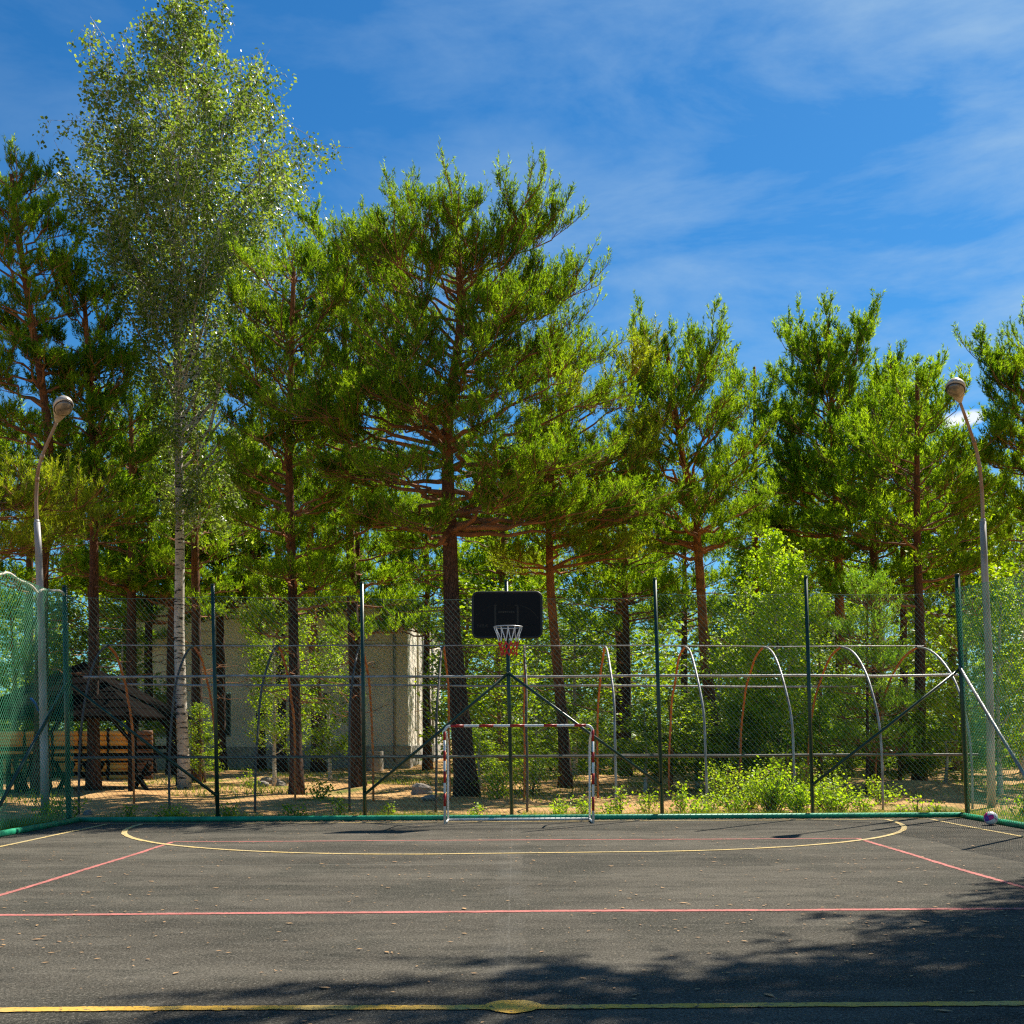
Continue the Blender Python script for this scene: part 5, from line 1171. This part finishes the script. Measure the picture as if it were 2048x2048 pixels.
# ------------------------------------------------------------------ ground plants, grass, litter
rng = np.random.default_rng(5)
for px, D, h, rad, n_, lb in ((1360, 19.4, 0.62, 0.22, 260, 'tall leafy weed just right of the fifth fence post'), (1395, 19.0, 0.34, 0.3, 300, 'low leafy weed clump right of the fifth post'), (1470, 19.5, 0.5, 0.32, 420, 'leafy weed clump left of the big yellow green bush'),
     (1545, 19.5, 1.0, 0.55, 1500, 'big yellow green bush left of the sixth fence post'), (1600, 19.1, 0.7, 0.35, 700, 'leafy bush touching the sixth fence post from the left'), (1668, 19.3, 0.75, 0.42, 900, 'yellow green bush right of the sixth fence post'),
     (1720, 19.1, 0.45, 0.25, 300, 'small bush right of the sixth post bush'), (1834, 19.0, 0.42, 0.12, 90, 'thin upright weed in the last bay'), (1868, 18.9, 0.25, 0.15, 110, 'small yellow green weed near the last fence post'), (1806, 18.9, 0.22, 0.16, 110, 'tiny weed left in the last bay'),
     (1240, 19.3, 0.55, 0.14, 160, 'upright weed near the foot of the ninth hoop'), (1215, 19.0, 0.3, 0.22, 180, 'low weed right of the goal'), (1110, 18.95, 0.36, 0.3, 320, 'leafy weed clump behind the right half of the goal'), (1170, 18.9, 0.42, 0.24, 260, 'leafy weed behind the right goal post'),
     (955, 18.9, 0.2, 0.18, 140, 'small weed behind the left half of the goal'), (780, 19.0, 0.26, 0.2, 150, 'small yellow weed left of the goal'), (676, 19.2, 0.42, 0.16, 170, 'dark green weed by the fourth hoop foot'), (600, 19.0, 0.26, 0.3, 220, 'low weed clump in the second bay'),
     (460, 19.0, 0.3, 0.2, 180, 'low weed clump right of the second fence post'), (345, 19.1, 0.26, 0.45, 320, 'wide low weed clump in the first bay'), (252, 19.1, 0.32, 0.14, 120, 'small dark weed in the first bay'), (500, 30, 0.6, 0.3, 260, 'small leafy plant before the third hoop on the sand'), (1420, 19.7, 0.45, 0.4, 420, 'spreading low weeds between the two hoops right of the fifth post'), (1500, 20.6, 0.85, 0.5, 900, 'rounded leafy bush inside the pipe frame left of the big yellow green bush'), (1640, 20.4, 0.8, 0.45, 700, 'leafy bush inside the pipe frame behind the sixth post'), (1450, 23, 1.0, 0.6, 900, 'darker leafy bush behind the eighth and ninth hoops'), (1580, 23, 1.3, 0.7, 1300, 'tall leafy bush in the pipe frame behind the big yellow green bush'), (1295, 20, 0.4, 0.35, 320, 'low weeds left of the fifth fence post'), (1760, 21.5, 0.6, 0.4, 420, 'leafy weed clump in the pipe frame under the young conifer'), (1000, 25, 0.9, 0.5, 700, 'leafy bush seen through the goal left of its middle'), (1060, 26.5, 1.1, 0.5, 700, 'leafy bush seen through the goal right of the middle post'), (640, 24, 0.5, 0.4, 350, 'small bush on the sand in the second bay')):
    shrub(px, D, h, rad, n_, lb, leaf=0.05 if h < 0.5 else 0.06, mt='sapling_leaf' if px > 900 else 'bush_leaf')
shrub(0, 17.6, 0.62, 0.34, 420, 'yellow leaved shrub growing behind the ball by the right fence', leaf=0.055, x=8.05)
shrub(0, 16.6, 0.55, 0.4, 420, 'yellow green shrub at the right frame edge beyond the ball', leaf=0.055, x=8.1)
shrub(0, 19.6, 0.5, 0.35, 300, 'dark green weed clump at the foot of the left lamp pole', leaf=0.05, x=-8.3)
shrub(0, 18.9, 0.4, 0.35, 300, 'dark low weed clump right of the left lamp foot', leaf=0.05, x=-7.75)

def blades(P, h, w):
    N = len(P); az = rng.uniform(0, 6.28, N); lean = rng.normal(0, 0.35, (N, 2)); s_ = np.stack([np.cos(az), np.sin(az), np.zeros(N)], 1) * (w * rng.uniform(0.6, 1.3, N))[:, None]
    hh_ = h * rng.uniform(0.4, 1.2, N); tip = P + np.stack([lean[:, 0] * hh_, lean[:, 1] * hh_, hh_], 1)
    return np.stack([P - s_, P + s_, tip], 1).reshape(-1, 3)
def grass_patch(name, xs_, ys_, h, w, label):
    z = gh(xs_, ys_); P = np.stack([xs_, ys_, z - 0.01], 1); V = blades(P, h, w)
    o = obj(name, MB().add(V, t=np.arange(len(V)).reshape(-1, 3)), M['grass']); tag(o, label, 'grass', kind='stuff')
n_ = 16000; x = rng.uniform(-7.2, 8.5, n_); k_ = rng.random(n_) < 0.18 + 0.4 * (np.sin(x * 2.1) > 0.1) + 0.42 * (x > 2.2)
y = 18.5 + np.abs(rng.normal(0, 0.42, n_)); grass_patch('grass', x[k_], y[k_], 0.13, 0.006, 'thin strip of grass growing along the foot of the back fence')
n_ = 7000; x = -7.32 - np.abs(rng.normal(0, 0.5, n_)); y = rng.uniform(11, 18.1, n_); grass_patch('grass', x, y, 0.17, 0.006, 'bright grass outside the left kerb')
n_ = 5000; x = 7.5 + np.abs(rng.normal(0, 0.6, n_)); y = rng.uniform(11, 17.8, n_); grass_patch('grass', x, y, 0.12, 0.006, 'sparse grass outside the right kerb')
n_ = 26000; x = rng.uniform(-12, 14, n_); y = rng.uniform(24, 48, n_); k_ = (np.sin(x * 0.8 + 1) * np.sin(y * 0.55 + x * 0.2) > 0.25); grass_patch('grass', x[k_], y[k_], 0.16, 0.012, 'patches of grass on the sandy forest floor')

# dry leaves and needles lying on the court
n_ = 2600; x = rng.uniform(-7, 7.2, n_); y = 4.6 + 13.3 * rng.random(n_) ** 0.9; keep = rng.random(n_) < 0.55 + 0.45 * (np.sin(x * 1.3) * np.sin(y * 0.9) > 0.2)
x = np.concatenate([x[keep], rng.uniform(-7.1, 7.2, 900), rng.normal(-4.6, 0.9, 160), rng.normal(3.0, 0.8, 120)]); y = np.concatenate([y[keep], 18.12 - np.abs(rng.normal(0, 0.09, 900)), rng.normal(7.3, 0.35, 160), rng.normal(8.0, 0.3, 120)])
P = np.stack([x, y, np.full(len(x), 0.0085)], 1); N = len(P); a = rng.uniform(0, 6.28, N); L = rng.uniform(0.006, 0.026, N) * (1 + (rng.random(N) < 0.06) * 0.8); u_ = np.stack([np.cos(a), np.sin(a), np.zeros(N)], 1); v_ = np.stack([-np.sin(a), np.cos(a), np.zeros(N)], 1)
V = np.stack([P - u_ * L[:, None], P - v_ * L[:, None] * 0.45 + (0, 0, 0.001), P + u_ * L[:, None], P + v_ * L[:, None] * 0.45 + (0, 0, 0.0012)], 1).reshape(-1, 3)
o = obj('fallen_leaves', MB().add(V, np.arange(N * 4).reshape(-1, 4)), M['litter']); tag(o, 'small dry tan leaves scattered over the dark court', 'fallen leaves', kind='stuff')
